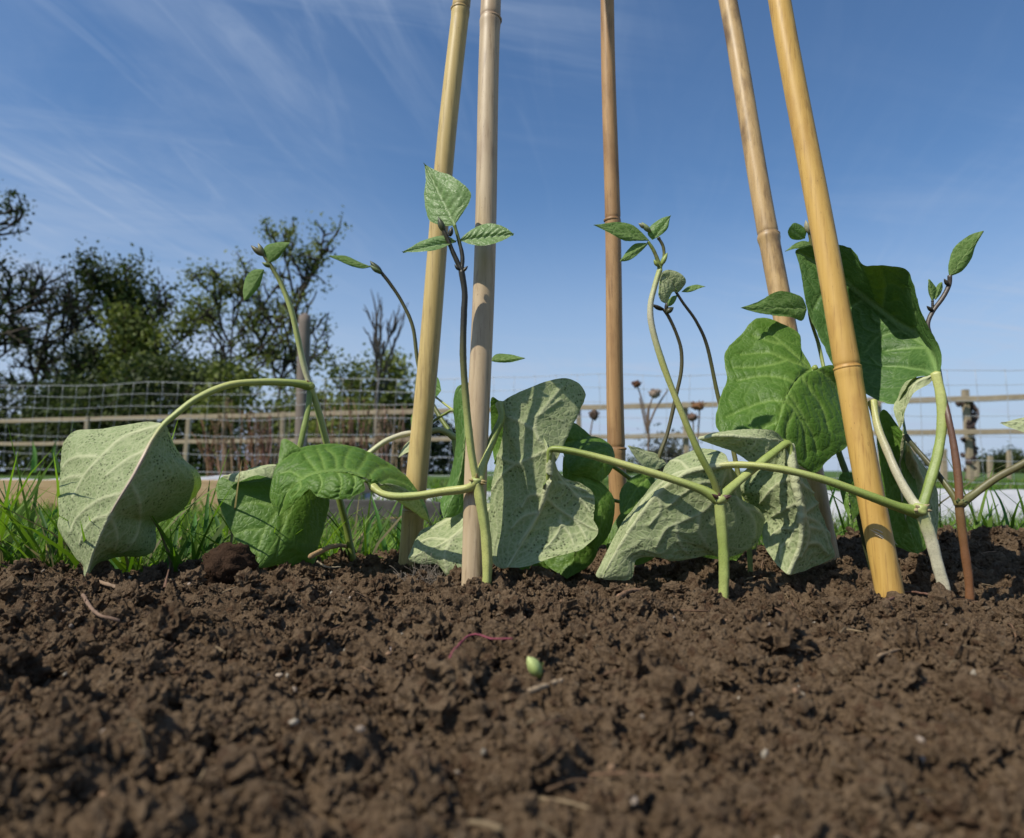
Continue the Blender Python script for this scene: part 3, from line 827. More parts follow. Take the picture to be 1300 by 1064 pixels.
leaf('leaf', p1, [(207, 540), (193, 559), (181, 582), (167, 608), (152, 632), (139, 655), (127, 681), (118, 704), (108, 736)],
     [(207, 540), (188, 536), (152, 540), (122, 545), (98, 547), (86, 556), (80, 570), (79, 584), (77, 612), (76, 635), (77, 655), (75, 667), (81, 681), (90, 696), (98, 709), (106, 718), (108, 736)],
     [(207, 540), (213, 546), (221, 564), (233, 582), (247, 594), (254, 604), (256, 615), (251, 627), (236, 645), (218, 660), (201, 668), (201, 686), (195, 701), (178, 707), (152, 706), (137, 710), (122, 716), (108, 736)],
     [.54, .522, .512, .515, .526], [.54, .555, .565, .558, .545, .535, .526], [.54, .562, .585, .590, .58, .555, .526], 'under', (.06, .10), k=5, wave=.014, seed=2, quilt=.0008, veins=[[(206.9, 539.8), (175.1, 548.7), (152.3, 558.8), (134.5, 574.1), (121.8, 586.8), (109.1, 602.0), (101.5, 617.2), (93.9, 632.4)], [(187.8, 571.5), (165.0, 581.7), (147.2, 594.4), (134.5, 604.5)], [(121.8, 579.1), (101.5, 580.4), (88.8, 585.5), (82.5, 594.4)], [(104.1, 604.5), (91.4, 605.8), (81.2, 610.9)], [(154.8, 627.4), (132.0, 632.4), (111.7, 645.1), (96.4, 660.4), (90.1, 675.6)], [(139.6, 657.8), (145.9, 670.5), (148.5, 685.7), (144.7, 698.4)], [(166.2, 614.7), (175.1, 632.4), (176.9, 652.7), (175.1, 673.0), (165.0, 693.4), (152.3, 703.5)], [(142.1, 652.7), (119.3, 660.4), (106.6, 675.6), (101.5, 690.8)]],
     label='pale underside leaf hanging down from the arched stalk')
lf2 = leaf('leaf', p1, [(379, 580), (376, 610), (368, 650), (345, 695), (325, 722)],
     [(379, 580), (350, 590), (318, 597), (281, 607), (275, 627), (283, 652), (293, 672), (303, 690), (316, 708), (325, 722)],
     [(379, 580), (405, 590), (419, 625), (414, 668), (404, 700), (399, 716), (384, 714), (372, 722), (358, 716), (338, 721), (325, 722)],
     [.605, .583, .566, .553], [.605, .598, .580, .565, .553], [.605, .61, .60, .58, .553], 'top', (.05, .1), wave=.016, seed=5, veins=[[(378.2, 622.1), (356.6, 642.4), (336.3, 669.1), (316.0, 671.6), (298.2, 678.0)], [(337.6, 667.8), (328.7, 690.7), (326.1, 708.4)], [(356.6, 642.4), (326.1, 637.4), (300.8, 642.4), (285.5, 655.1)], [(361.7, 632.3), (359.1, 662.7), (356.6, 683.0), (351.5, 708.4)], [(326.1, 698.3), (310.9, 695.7)]],
     label='dark green leaf standing on the soil behind the broad leaf')
# curled pale rim of that leaf
leaf('leaf_rim', lf2, [(352, 592), (320, 598), (283, 606)], [(352, 592), (346, 590), (322, 594), (300, 603), (283, 606)], [(352, 592), (350, 607), (325, 604), (300, 612), (283, 606)],
     [.585, .574, .575], [.585, .585, .575], [.585, .566, .575], 'under', (.1, .1), seed=9)
small_leaf('leaflet', p1, (341, 334), (368, 308), [(334, 322), (338, 312), (352, 308)], [(352, 329), (361, 318)], (.60, .597), 'under', .003)
small_leaf('leaflet', p1, (335, 342), (310, 382), [(321, 343), (312, 353), (309, 368)], [(333, 352), (328, 366), (318, 377)], (.60, .597), 'under', .003)
bud(p1, 335, 324, .5995, 150, .013, .0024, (.11, .10, .045)); bud(p1, 334, 322, .5985, 120, .009, .002, (.22, .22, .12)); bud(p1, 344, 338, .601, 165, .008, .0018, (.12, .16, .05))

# ---- plant 2 : middle foreground
p2 = plant((617, 748, .495), 'tall bean plant in front of the grey tan cane, upright crinkled leaf at its tip')
stem('stem', p2, [(617, 752, .495), (619, 722, .495), (617, 680, .495), (612, 645, .495), (606, 613, .495)], [3.1, 3.4, 3.5, 3.6], [G_PALE, G_YEL, G_PALE, G_YEL], .09)
stem('stem', p2, [(606, 613, .495), (601, 590, .494), (596, 555, .493), (591, 500, .492), (588, 450, .491), (589, 400, .49), (590, 372, .489), (586, 344, .488)], [2.7, 2.6, 2.4, 2.2, 2.2], [G_YEL, G_PALE, OLIVE, DARK, DARK])
stem('stem', p2, [(586, 344, .488), (575, 320, .488), (569, 305, .4875), (562, 290, .487)], [1.9, 1.6, 1.5], [DARK, DARK, (.04, .035, .02)])
stem('leaf_stalk', p2, [(586, 345, .488), (587, 325, .4885), (582, 303, .489), (577, 286, .489)], [1.6, 1.4, 1.1], [DARK, DARK, G_MID])
stem('leaf_stalk', p2, [(606, 613, .495), (592, 620, .497), (562, 624, .503), (530, 629, .511), (502, 630, .52), (484, 626, .528), (473, 618, .533)], [3.1, 2.9, 2.9, 2.7, 2.5], [G_YEL, G_YEL, G_PALE, G_YEL])
stem('leaf_stalk', p2, [(608, 612, .496), (611, 597, .501), (618, 577, .507), (628, 552, .514), (637, 530, .520), (634, 512, .526)], [3.2, 2.9, 2.8, 2.4], [G_YEL, G_PALE, G_MID, G_PALE])
node(p2, 606, 611, .4945, .0040, (G_PALE, (.30, .22, .08)))
lf3 = leaf('leaf', p2, [(475, 620), (466, 606), (450, 598), (428, 594), (402, 597), (382, 605), (364, 622), (352, 655)],
     [(475, 620), (500, 616), (530, 632), (546, 664), (541, 640), (526, 615), (505, 595), (466, 573), (428, 564), (392, 566), (376, 572), (352, 590), (345, 610), (342, 632), (352, 655)],
     [(475, 620), (469, 609), (461, 606), (463, 622), (443, 632), (425, 634), (402, 630), (392, 621), (380, 632), (366, 646), (352, 655)],
     [.533, .535, .54, .545, .545], [.533, .56, .585, .60, .60, .585, .56, .545], [.533, .525, .522, .525, .53, .545], 'top', (.10, .14), k=7, quilt=.0013, wave=.012, seed=4, veins=[[(474.6, 620.9), (453.0, 598.0), (427.7, 594.2), (402.3, 596.2), (382.0, 604.4), (361.7, 622.1)], [(427.7, 594.7), (425.1, 579.0), (412.4, 567.6)], [(453.0, 598.0), (463.2, 584.1), (465.7, 575.2)], [(402.3, 596.2), (392.1, 584.1), (385.8, 575.2)], [(382.0, 604.4), (366.8, 596.8), (354.1, 599.3)], [(437.8, 595.5), (439.1, 581.5), (444.2, 570.1)], [(412.4, 595.5), (408.6, 581.5), (402.3, 568.8)], [(402.3, 596.2), (407.4, 612.0), (402.3, 625.9)], [(427.7, 594.7), (432.7, 612.0), (428.9, 629.7)], [(448.0, 597.3), (450.5, 612.0), (445.4, 627.2)], [(474.6, 620.9), (493.7, 606.9), (514.0, 610.7), (526.6, 619.6)], [(465.7, 609.4), (478.4, 594.2), (493.7, 591.7)], [(376.9, 606.9), (379.4, 617.1), (369.3, 629.7)]],
     label='broad green leaf seen from its upper side')
leaf('leaf_rim', lf3, [(393, 608), (375, 622), (357, 652)], [(393, 608), (380, 610), (364, 632), (357, 652)], [(393, 608), (392, 624), (378, 634), (357, 652)], [.55, .55, .55], [.55, .555, .55], [.55, .54, .546], 'under', (0, 0), seed=3,
     mat=M['young'])
leaf('leaf_rim', lf3, [(385, 577), (372, 575), (352, 595)], [(385, 577), (378, 566), (360, 557), (355, 570), (352, 595)], [(385, 577), (382, 590), (362, 592), (352, 595)], [.575, .572, .565], [.575, .58, .565], [.575, .56, .565], 'top', (.1, .1), seed=12)
small_leaf('leaflet', p2, (577, 286), (537, 206), [(566, 287), (548, 282), (541, 272), (538.5, 252), (540, 230)], [(588.6, 269), (597, 254), (597, 243), (587, 232), (570, 221), (552, 215)], (.489, .512), 'top', -.002, .006, 7, 8, .0011, M['leaf_sheen'])
small_leaf('leaflet', p2, (580, 305), (510, 319), [(564.6, 298.6), (539, 304), (522, 312.7)], [(564.6, 313), (547.7, 318), (530.8, 319.7)], (.489, .480), 'top', -.002, .006, 11, 8, .0007, M['leaf_sheen'])
small_leaf('leaflet', p2, (582, 304), (652.6, 296), [(598, 291.5), (615, 284.5), (638, 287)], [(598, 310), (621, 310), (641, 304)], (.489, .484), 'top', -.002, .006, 13, 8, .0009, M['leaf_sheen'])
bud(p2, 564, 294, .487, 115, .010, .0022, (.06, .07, .03)); bud(p2, 571, 300, .486, 75, .006, .0016, (.03, .03, .02))
bud(p2, 584, 343, .487, 140, .005, .0011, DARK); bud(p2, 587, 345, .487, 40, .005, .0010, DARK)
leaf('leaf', p2, [(634, 510), (640, 525), (638, 560), (628, 590)], [(634, 510), (650, 510), (655, 535), (645, 570), (628, 590)], [(634, 510), (624, 505), (622, 530), (624, 565), (628, 590)],
     [.527, .54, .55, .55], [.527, .55, .56, .55], [.527, .55, .56, .55], 'top', seed=21, label='small dark green leaf behind the stalk')

# ---- plant 3 : behind the two left canes
p3 = plant((578, 716, .64), 'bean plant behind the two left canes, its thin tip bending over to the left')
stem('stem', p3, [(578, 718, .64), (580, 660, .64), (582, 600, .635), (576, 555, .635)], [2.6, 2.4, 2.4], [G_MID, G_STEM, G_STEM])
stem('stem', p3, [(576, 555, .635), (556, 525, .655), (538, 490, .665), (530, 458, .668), (524, 415, .668), (510, 383, .667), (495, 360, .665), (484, 346, .664)], [2.2, 1.9, 1.8, 1.7, 1.6], [G_MID, OLIVE, OLIVE, (.10, .095, .035), DARK])
stem('leaf_stalk', p3, [(578, 556, .635), (560, 546, .63), (540, 549, .627), (515, 551, .622), (490, 560, .615), (467, 577, .61), (452, 592, .61)], [2.6, 2.4, 2.3], [G_PALE, WHITE, G_PALE])
stem('leaf_stalk', p3, [(577, 522, .60), (566, 514, .61), (553, 504, .63)], [1.0, .9], [G_YEL, G_PALE])
stem('leaf_stalk', p3, [(580, 545, .62), (576, 522, .60), (564, 526, .61), (548, 536, .63)], [1.2, 1.1], [G_PALE, G_MID])
leaf('leaf', p3, [(586, 486), (590, 540), (584, 600), (562, 658)], [(586, 486), (578, 495), (575, 520), (579, 560), (571, 608), (563, 628), (559, 642), (562, 658)], [(586, 486), (598, 490), (602, 540), (600, 600), (593, 640), (577, 656), (562, 658)],
     [.56, .555, .555, .55], [.56, .575, .58, .55], [.56, .565, .565, .55], 'top', (.1, .1), seed=15, mat=M['young'], label='narrow leaf between the canes, yellow green at its lower end')
leaf('leaf', p3, [(632, 640), (600, 665), (565, 690), (518, 710)], [(632, 640), (600, 641), (576, 653), (556, 665), (532, 677), (518, 710)], [(632, 640), (640, 690), (622, 720), (590, 728), (570, 731), (556, 716), (535, 716), (518, 710)],
     [.565, .548, .545, .55], [.565, .575, .575, .56, .55], [.565, .555, .54, .535, .545, .55], 'under', (.12, .15), seed=16, wave=.011, quilt=.0009, veins=[[(632,642),(600,662),(565,690),(525,708)],[(600,662),(590,690),(592,722)],[(600,662),(575,660),(550,672)],[(575,683),(565,705),(568,726)],[(570,687),(548,684),(535,688)]], label='pale underside leaf low on the soil behind the cane')
leaf('leaf', p3, [(560, 496), (545, 488), (526, 495)], [(560, 496), (556, 480), (545, 474), (530, 476), (526, 495)], [(560, 496), (552, 506), (540, 514), (530, 510), (526, 495)], [.65, .66, .66], [.65, .66, .66], [.65, .66, .66], 'top', seed=17, mat=M['young'])
leaf('leaf', p3, [(541, 552), (524, 563), (506, 582)], [(541, 552), (522, 558), (511, 570), (506, 582)], [(541, 552), (528, 570), (515, 576), (506, 582)], [.63, .62, .62], [.63, .63, .62], [.63, .61, .62], 'under', seed=18)
leaf('leaf', p3, [(545, 520), (532, 530), (522, 545)], [(545, 520), (530, 518), (522, 530), (522, 545)], [(545, 520), (545, 535), (535, 545), (522, 545)], [.64, .64, .64], [.64, .65, .64], [.64, .63, .64], 'top', seed=28)
small_leaf('leaflet', p3, (471, 339), (416, 325), [(458, 333), (445, 327), (432, 324.5)], [(460, 341), (446, 338), (430, 331)], (.664, .655), 'under', .002, .003, 19)
small_leaf('leaflet', p3, (622, 458), (667, 455), [(630, 450), (645, 450)], [(632, 460), (648, 460)], (.62, .615), 'under', .002, .002, 20)
stem('leaf_stalk', p3, [(582, 600, .635), (600, 530, .64), (612, 480, .63), (622, 458, .62)], [1.4, 1.2], [G_MID, OLIVE])
bud(p3, 485, 347, .664, 140, .015, .0030, (.045, .06, .02)); bud(p3, 484, 346, .662, 155, .012, .0022, (.10, .14, .05))

# ---- plant 4 : centre right
p4 = plant((919, 752, .485), 'bean plant right of the lone middle cane with a pale twisting stem')
stem('stem', p4, [(919, 762, .485), (920, 720, .485), (918, 680, .485), (914, 636, .485)], [3.3, 3.4, 3.7], [G_PALE, G_STEM, G_PALE], .09)
stem('stem', p4, [(914, 636, .485), (906, 610, .484), (886, 571, .482), (862, 515, .479), (841, 460, .477), (828, 415, .475), (826, 388, .474), (831, 365, .474), (838, 342, .474)], [2.5, 2.3, 2.1, 2.2, 2.1, 1.9], [OLIVE, G_STEM, G_YEL, G_YEL, WHITE, G_PALE])
stem('stem', p4, [(838, 342, .474), (836, 333, .474), (830, 318, .474), (823, 307, .474)], [1.7, 1.3, 1.1], [G_MID, OLIVE, G_MID])
stem('leaf_stalk', p4, [(838, 340, .474), (843, 328, .4735), (842, 313, .473), (836, 302, .473)], [1.2, 1.1, 1.0], [G_MID, OLIVE, DARK])
stem('leaf_stalk', p4, [(912, 634, .485), (892, 622, .487), (850, 607, .492), (800, 592, .50), (750, 578, .508), (716, 571, .5135), (699, 571, .517), (697, 584, .5185), (694, 619, .5245), (682, 654, .5285)], [3.1, 2.8, 2.7, 2.6, 2.5, 1.5, .6], [G_STEM, G_PALE, G_YEL, G_STEM, G_STEM, G_PALE])
stem('leaf_stalk', p4, [(917, 633, .486), (926, 622, .488), (955, 597, .495), (985, 573, .50), (1000, 563, .503), (1004, 575, .503), (1009, 608, .4995)], [3.0, 2.8, 2.8, 2.5, .8], [G_STEM, G_PALE, G_STEM, G_STEM, G_PALE])
node(p4, 914, 634, .484, .0042, (G_PALE, (.10, .05, .04)))
leaf('leaf', p4, [(697, 570), (698, 582), (694, 619), (682, 654), (662, 690), (643, 722)],
     [(697, 570), (690, 546), (713, 530), (740, 508), (742, 497), (731, 485), (713, 480), (684, 488), (660, 498), (636, 514), (640, 546), (627, 601), (622, 640), (620, 692), (628, 717), (643, 722)],
     [(697, 570), (704, 587), (714, 604), (731, 611), (750, 622), (755, 636), (753, 658), (760, 674), (751, 687), (736, 699), (710, 706), (695, 711), (668, 720), (643, 722)],
     [.518, .52, .53, .53, .525], [.518, .545, .545, .53, .53, .54, .54, .535, .525], [.518, .535, .53, .522, .52, .525], 'under', (.05, -.12), k=5, wave=.011, seed=6, quilt=.0011, veins=[[(696.1, 570.0), (681.0, 578.2), (654.8, 589.8), (637.3, 604.4), (625.6, 621.9)], [(696.1, 570.0), (694.1, 581.1), (697.0, 595.6), (692.1, 624.8), (681.0, 653.9), (657.7, 691.8)], [(696.1, 570.0), (683.9, 557.8), (679.5, 543.2), (681.0, 531.6), (689.7, 522.8), (710.1, 508.3)], [(679.5, 546.1), (663.5, 537.4), (646.0, 528.6)], [(681.0, 530.1), (695.6, 512.6), (713.0, 490.8)], [(660.6, 589.8), (643.1, 584.0), (634.4, 578.2)], [(700.8, 575.8), (707.4, 602.1), (717.9, 615.3), (733.7, 628.4), (753.4, 632.4)], [(711.3, 613.9), (723.2, 616.6), (744.2, 623.2)], [(715.3, 611.3), (728.4, 610.0), (741.6, 615.3)], [(728.4, 625.8), (741.6, 638.9), (749.5, 649.5)], [(692.9, 631.1), (707.4, 644.2), (723.2, 654.7), (744.2, 666.6), (759.2, 673.2)], [(711.3, 656.1), (711.3, 670.5), (699.5, 688.9), (692.9, 696.8)], [(728.4, 657.4), (738.9, 673.2), (744.2, 683.7)], [(691.6, 628.4), (673.2, 628.4), (662.6, 644.2)], [(683.7, 649.5), (665.3, 654.7), (649.5, 670.5)], [(710.0, 662.6), (723.2, 678.4), (728.4, 691.6)]],
     label='large pale underside leaf with raised veins')
small_leaf('leaflet', p4, (824, 306), (753, 286), [(815, 295), (803, 286), (790, 283), (775, 284)], [(806, 306), (793, 305), (774, 296)], (.474, .464), 'under', .001, .004, 22)
small_leaf('leaflet', p4, (823, 309), (787, 332), [(812, 309), (803, 312), (794, 321)], [(816, 317), (807, 325), (797, 331)], (.474, .468), 'under', .002, .002, 23)
small_leaf('leaflet', p4, (828, 305), (852, 273), [(822, 297), (826, 286), (839, 277)], [(837, 300), (847, 291), (850, 281)], (.474, .472), 'top', .002, .002, 24)
bud(p4, 826, 294, .473, 140, .008, .0018, (.20, .25, .10)); bud(p4, 821, 289, .473, 160, .006, .0014, (.24, .24, .14)); bud(p4, 840, 336, .472, 60, .008, .0016, G_STEM)
bud(p4, 836, 338, .472, 130, .005, .0012, G_STEM)
leaf('leaf', p4, [(1002, 562), (1009, 608), (1017, 650), (1016, 690), (1000, 730)],
     [(1002, 562), (985, 585), (955, 600), (938, 620), (950, 640), (966, 655), (970, 690), (985, 715), (1000, 730)],
     [(1002, 562), (1010, 588), (1026, 615), (1045, 655), (1056, 688), (1061, 706), (1047, 714), (1022, 724), (1000, 730)],
     [.506, .500, .50, .505, .51], [.506, .53, .54, .53, .51], [.506, .525, .535, .53, .51], 'under', (-.05, -.05), k=6, quilt=.0013, wave=.016, seed=8, veins=[[(1002.2, 567.4), (1006.4, 604.0), (1014.9, 637.9), (1017.7, 654.8), (1007.8, 677.3), (1002.2, 694.3)], [(1014.9, 637.9), (996.6, 646.3), (982.5, 654.8)], [(1017.7, 652.0), (1033.2, 640.7), (1038.8, 637.9)], [(1017.7, 654.8), (1024.7, 671.7), (1021.9, 691.4), (1013.5, 705.5)], [(1024.7, 668.9), (1047.3, 674.5), (1052.9, 683.0)], [(1012.1, 671.7), (993.7, 671.7), (979.6, 683.0)], [(1017.7, 654.8), (1038.8, 666.1), (1052.9, 697.1)], [(1007.8, 606.9), (988.1, 615.3), (965.5, 637.9)], [(1007.8, 606.9), (1021.9, 621.0), (1030.4, 626.6)], [(1021.9, 688.6), (1036.0, 688.6), (1050.1, 702.7)], [(1005.0, 685.8), (993.7, 694.3), (990.9, 711.2)]], label='shaded leaf hanging down with quilted veins')

# ---- plant 5 : two dark thin tips and the leaves behind the centre
p5 = plant((953, 748, .565), 'slender bean plant with a thin olive stem bending left to a drooping leaf')
stem('stem', p5, [(953, 750, .565), (952, 705, .565), (946, 650, .57), (935, 590, .58), (924, 540, .585), (912, 504, .585), (898, 440, .583), (884, 408, .581), (867, 384, .58), (851, 359, .578)], [2.0, 2.0, 2.0, 1.7, 1.4, 1.0], [G_PALE, G_STEM, OLIVE, OLIVE, DARK, DARK])
leaf('leaf', p5, [(860, 372), (852, 358), (840, 352), (836, 376)], [(860, 372), (866, 366), (871, 357), (865, 348), (853, 343), (843, 344), (838, 352), (836, 376)], [(860, 372), (853, 371), (847, 384), (840, 383), (836, 376)],
     [.579, .575, .573, .57], [.579, .575, .572, .57], [.579, .576, .572, .57], 'under', (.1, .1), k=7, seed=25, mat=M['leaf'])
small_leaf('leaflet', p5, (865, 371), (896, 364), [(872, 365), (884, 362)], [(875, 371), (887, 367)], (.58, .577), 'under', .001, .002, 26)
small_leaf('leaflet', p5, (860, 375), (848, 389), [(853, 377), (848, 383)], [(857, 383), (852, 388)], (.58, .577), 'under', .001, .001, 27)
leaf('leaf', p5, [(995, 560), (955, 556), (915, 553), (886, 557)], [(995, 560), (983, 548), (965, 545), (948, 545), (910, 549), (886, 557)], [(995, 560), (986, 592), (962, 592), (934, 575), (910, 566), (886, 557)],
     [.525, .508, .505, .508], [.525, .515, .514, .512, .508], [.525, .516, .515, .514, .508], 'under', (.05, 0), seed=29, label='folded leaf with a pale upper edge')
stem('leaf_stalk', p5, [(946, 650, .57), (965, 610, .565), (985, 575, .54), (996, 560, .526)], [1.8, 1.7], [G_STEM, G_MID])

p9 = plant((851, 706, .61), 'thin bean plant beside the lone middle cane with a hooked brown stem tip')
stem('stem', p9, [(851, 712, .61), (846, 650, .61), (838, 610, .605), (836, 584, .60), (848, 548, .60), (859, 500, .598), (865, 471, .596), (865, 445, .595), (859, 424, .594), (850, 404, .593), (843, 393, .592)], [1.9, 1.8, 1.6, 1.4], [G_MID, OLIVE, BROWN, BROWN, DARK])
bud(p9, 843, 393, .592, 165, .011, .0018, DARK); bud(p9, 846, 397, .591, 30, .007, .0024, (.04, .045, .02)); bud(p9, 846, 395, .592, 85, .008, .0015, DARK)
leaf('leaf', p9, [(846, 590), (822, 580), (796, 566)], [(846, 590), (836, 578), (815, 571), (796, 566)], [(846, 590), (832, 596), (812, 588), (796, 566)], [.60, .59, .58], [.60, .60, .58], [.60, .575, .58], 'under', (.1, .1), seed=30, wave=.03)
leaf('leaf', p9, [(832, 602), (812, 615), (788, 655)], [(832, 602), (810, 602), (790, 618), (786, 640), (788, 655)], [(832, 602), (830, 625), (815, 645), (788, 655)], [.60, .575, .56], [.60, .585, .56], [.60, .575, .56], 'top', (.1, .1), seed=31, label='green leaf beside the middle cane')
leaf('leaf', p9, [(712, 562), (735, 560), (760, 567)], [(712, 562), (706, 540), (727, 536), (748, 551), (760, 567)], [(712, 562), (725, 580), (748, 575), (760, 567)], [.57, .565, .565], [.57, .58, .565], [.57, .555, .565], 'top', (.1, .1), seed=32)
leaf('leaf', p9, [(714, 572), (742, 570), (765, 578), (764, 612)], [(714, 572), (735, 557), (757, 554), (775, 564), (781, 580), (777, 597), (764, 612)], [(714, 572), (722, 598), (745, 606), (764, 612)], [.565, .552, .55, .55], [.565, .57, .565, .55], [.565, .548, .55, .55], 'top', (.1, .1), seed=33,
     label='glossy green leaf just behind the long stalk')
leaf('leaf', p9, [(714, 578), (745, 615), (764, 650), (758, 700)], [(714, 578), (740, 595), (768, 618), (780, 640), (775, 675), (758, 700)], [(714, 578), (715, 620), (730, 665), (742, 690), (758, 700)], [.56, .55, .545, .548], [.56, .555, .555, .548], [.56, .56, .555, .548], 'top', (.1, .1), seed=34)
leaf('leaf', p9, [(730, 640), (735, 680), (720, 735)], [(730, 640), (760, 660), (755, 710), (720, 735)], [(730, 640), (700, 660), (690, 710), (720, 735)], [.59, .585, .575], [.59, .595, .575], [.59, .595, .575], 'top', seed=35)
stem('leaf_stalk', p9, [(846, 650, .61), (790, 600, .61), (745, 575, .59), (714, 570, .566)], [1.9, 1.8], [G_MID, G_STEM])
leaf('leaf', p9, [(846, 655), (815, 670), (775, 715)], [(846, 655), (815, 640), (785, 655), (770, 690), (775, 715)], [(846, 655), (850, 690), (815, 716), (775, 715)], [.61, .60, .60], [.61, .615, .60], [.61, .60, .60], 'top', seed=51)
leaf('leaf', p9, [(856, 640), (890, 660), (935, 712)], [(856, 640), (890, 640), (930, 665), (945, 695), (935, 712)], [(856, 640), (860, 680), (890, 706), (935, 712)], [.61, .60, .61], [.61, .62, .61], [.61, .60, .61], 'top', seed=52)
leaf('leaf', p9, [(700, 660), (690, 690), (670, 735)], [(700, 660), (730, 690), (715, 725), (670, 735)], [(700, 660), (665, 670), (655, 710), (670, 735)], [.60, .59, .58], [.60, .60, .58], [.60, .60, .58], 'top', seed=53)
stem('leaf_stalk', p9, [(846, 650, .61), (800, 640, .62), (750, 630, .605), (730, 640, .591)], [1.6, 1.6], [G_MID, G_STEM])

# ---- plant 6 : whitish stem at right of the golden cane
p6 = plant((1202, 764, .46), 'bean plant with a thick whitish stem right of the golden cane, stalks fanning out')
stem('stem', p6, [(1203, 770, .46), (1199, 745, .46), (1192, 720, .46), (1182, 682, .46), (1172, 656, .46), (1167, 647, .46)], [3.3, 3.3, 3.5, 3.7], [(.42, .35, .25), WHITE, WHITE, G_PALE], .12)
stem('leaf_stalk', p6, [(1166, 650, .461), (1140, 643, .463), (1100, 628, .466), (1050, 610, .472), (1000, 597, .480), (960, 591, .488), (926, 590, .496), (898, 594, .5008), (866, 604, .5045)], [3.3, 2.8, 2.6, 2.5, 2.3, .7], [G_MID, G_STEM, G_PALE, G_YEL, WHITE])
stem('leaf_stalk', p6, [(1167, 646, .462), (1155, 630, .466), (1140, 603, .472), (1127, 573, .48), (1115, 543, .488), (1108, 510, .497)], [2.9, 2.6, 2.5], [WHITE, (.40, .36, .23), G_YEL])
stem('stem', p6, [(1171, 645, .461), (1178, 622, .462), (1190, 580, .464), (1196, 540, .466), (1195, 505, .468), (1188, 474, .471)], [3.0, 2.9, 3.0], [G_MID, G_STEM, G_YEL], .1)
node(p6, 1168, 647, .459, .0044, (G_PALE, (.38, .30, .16)))
leaf('leaf', p6, [(924, 590), (898, 594), (866, 604), (832, 630), (797, 678), (764, 734)],
     [(924, 590), (919, 576), (892, 570), (868, 577), (847, 590), (840, 603), (825, 620), (810, 638), (793, 660), (782, 680), (765, 714), (757, 730), (764, 734)],
     [(924, 590), (938, 608), (944, 638), (962, 645), (970, 660), (963, 685), (946, 700), (920, 709), (900, 706), (857, 713), (833, 708), (808, 711), (802, 734), (782, 736), (764, 734)],
     [.498, .502, .505, .51, .52, .525], [.498, .53, .54, .545, .54, .53, .525], [.498, .52, .53, .525, .52, .515, .52, .525], 'under', (.08, .12), k=5, quilt=.0010, wave=.011, seed=10, veins=[[(923.3, 589.4), (897.9, 594.2), (875.3, 598.4), (852.8, 605.5), (827.4, 626.6), (809.1, 649.2), (796.4, 674.5)], [(922.7, 591.4), (914.8, 615.3), (902.1, 639.3), (886.6, 652.0), (864.0, 661.8), (844.3, 671.7), (833.0, 694.3)], [(923.3, 591.4), (937.3, 637.9), (959.9, 649.2), (969.8, 660.4)], [(937.3, 637.9), (955.7, 660.4), (957.1, 683.0)], [(886.6, 652.0), (886.6, 671.7), (897.9, 694.3)], [(875.3, 598.4), (864.0, 587.1), (852.8, 587.1)], [(858.4, 663.3), (861.2, 685.8), (872.5, 702.7)], [(914.8, 615.3), (892.2, 612.5), (866.9, 626.6), (847.1, 643.5)], [(833.0, 623.8), (838.7, 646.3), (824.6, 666.1)]],
     label='pale spotted underside leaf draped over the soil')
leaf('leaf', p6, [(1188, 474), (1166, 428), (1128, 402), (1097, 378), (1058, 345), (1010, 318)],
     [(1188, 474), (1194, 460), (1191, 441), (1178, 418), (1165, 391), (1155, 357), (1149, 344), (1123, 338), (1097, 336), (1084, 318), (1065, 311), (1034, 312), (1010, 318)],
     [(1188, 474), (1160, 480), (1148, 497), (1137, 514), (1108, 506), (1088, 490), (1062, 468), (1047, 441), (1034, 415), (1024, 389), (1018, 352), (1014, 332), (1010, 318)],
     [.471, .515, .535, .548, .552, .555], [.471, .482, .486, .490, .503, .535, .555], [.471, .485, .515, .53, .54, .55, .555], 'top', (-.06, -.05), k=6, wave=.011, seed=14, quilt=.0013, mat=M['leaf_shade'], veins=[[(1186.3, 470.5), (1178.4, 444.2), (1160.0, 428.4), (1144.2, 417.9), (1128.4, 403.4), (1112.6, 388.9), (1096.8, 378.4), (1065.3, 352.1), (1025.8, 328.4)], [(1128.4, 403.4), (1117.9, 407.4), (1107.4, 402.1)], [(1186.3, 470.5), (1144.2, 463.9), (1117.9, 462.6), (1107.4, 454.7)], [(1144.2, 417.9), (1123.2, 423.2), (1112.6, 428.4), (1096.8, 449.5)], [(1154.7, 425.8), (1160.0, 402.1), (1149.5, 365.3)], [(1117.9, 392.9), (1123.2, 365.3), (1117.9, 341.6)], [(1096.8, 378.4), (1078.4, 391.6), (1070.5, 407.4)], [(1073.2, 360.0), (1046.8, 370.5), (1033.7, 391.6)], [(1170.5, 438.9), (1144.2, 441.6), (1123.2, 444.2)]],
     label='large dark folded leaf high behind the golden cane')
leaf('leaf_lobe', p6, [(1187, 476), (1160, 492), (1143, 546)], [(1187, 476), (1152, 484), (1140, 505), (1135, 520), (1143, 546)], [(1187, 476), (1180, 487), (1160, 500), (1150, 520), (1148, 535), (1143, 546)], [.472, .48, .485], [.472, .495, .485], [.472, .475, .485], 'under', seed=36)

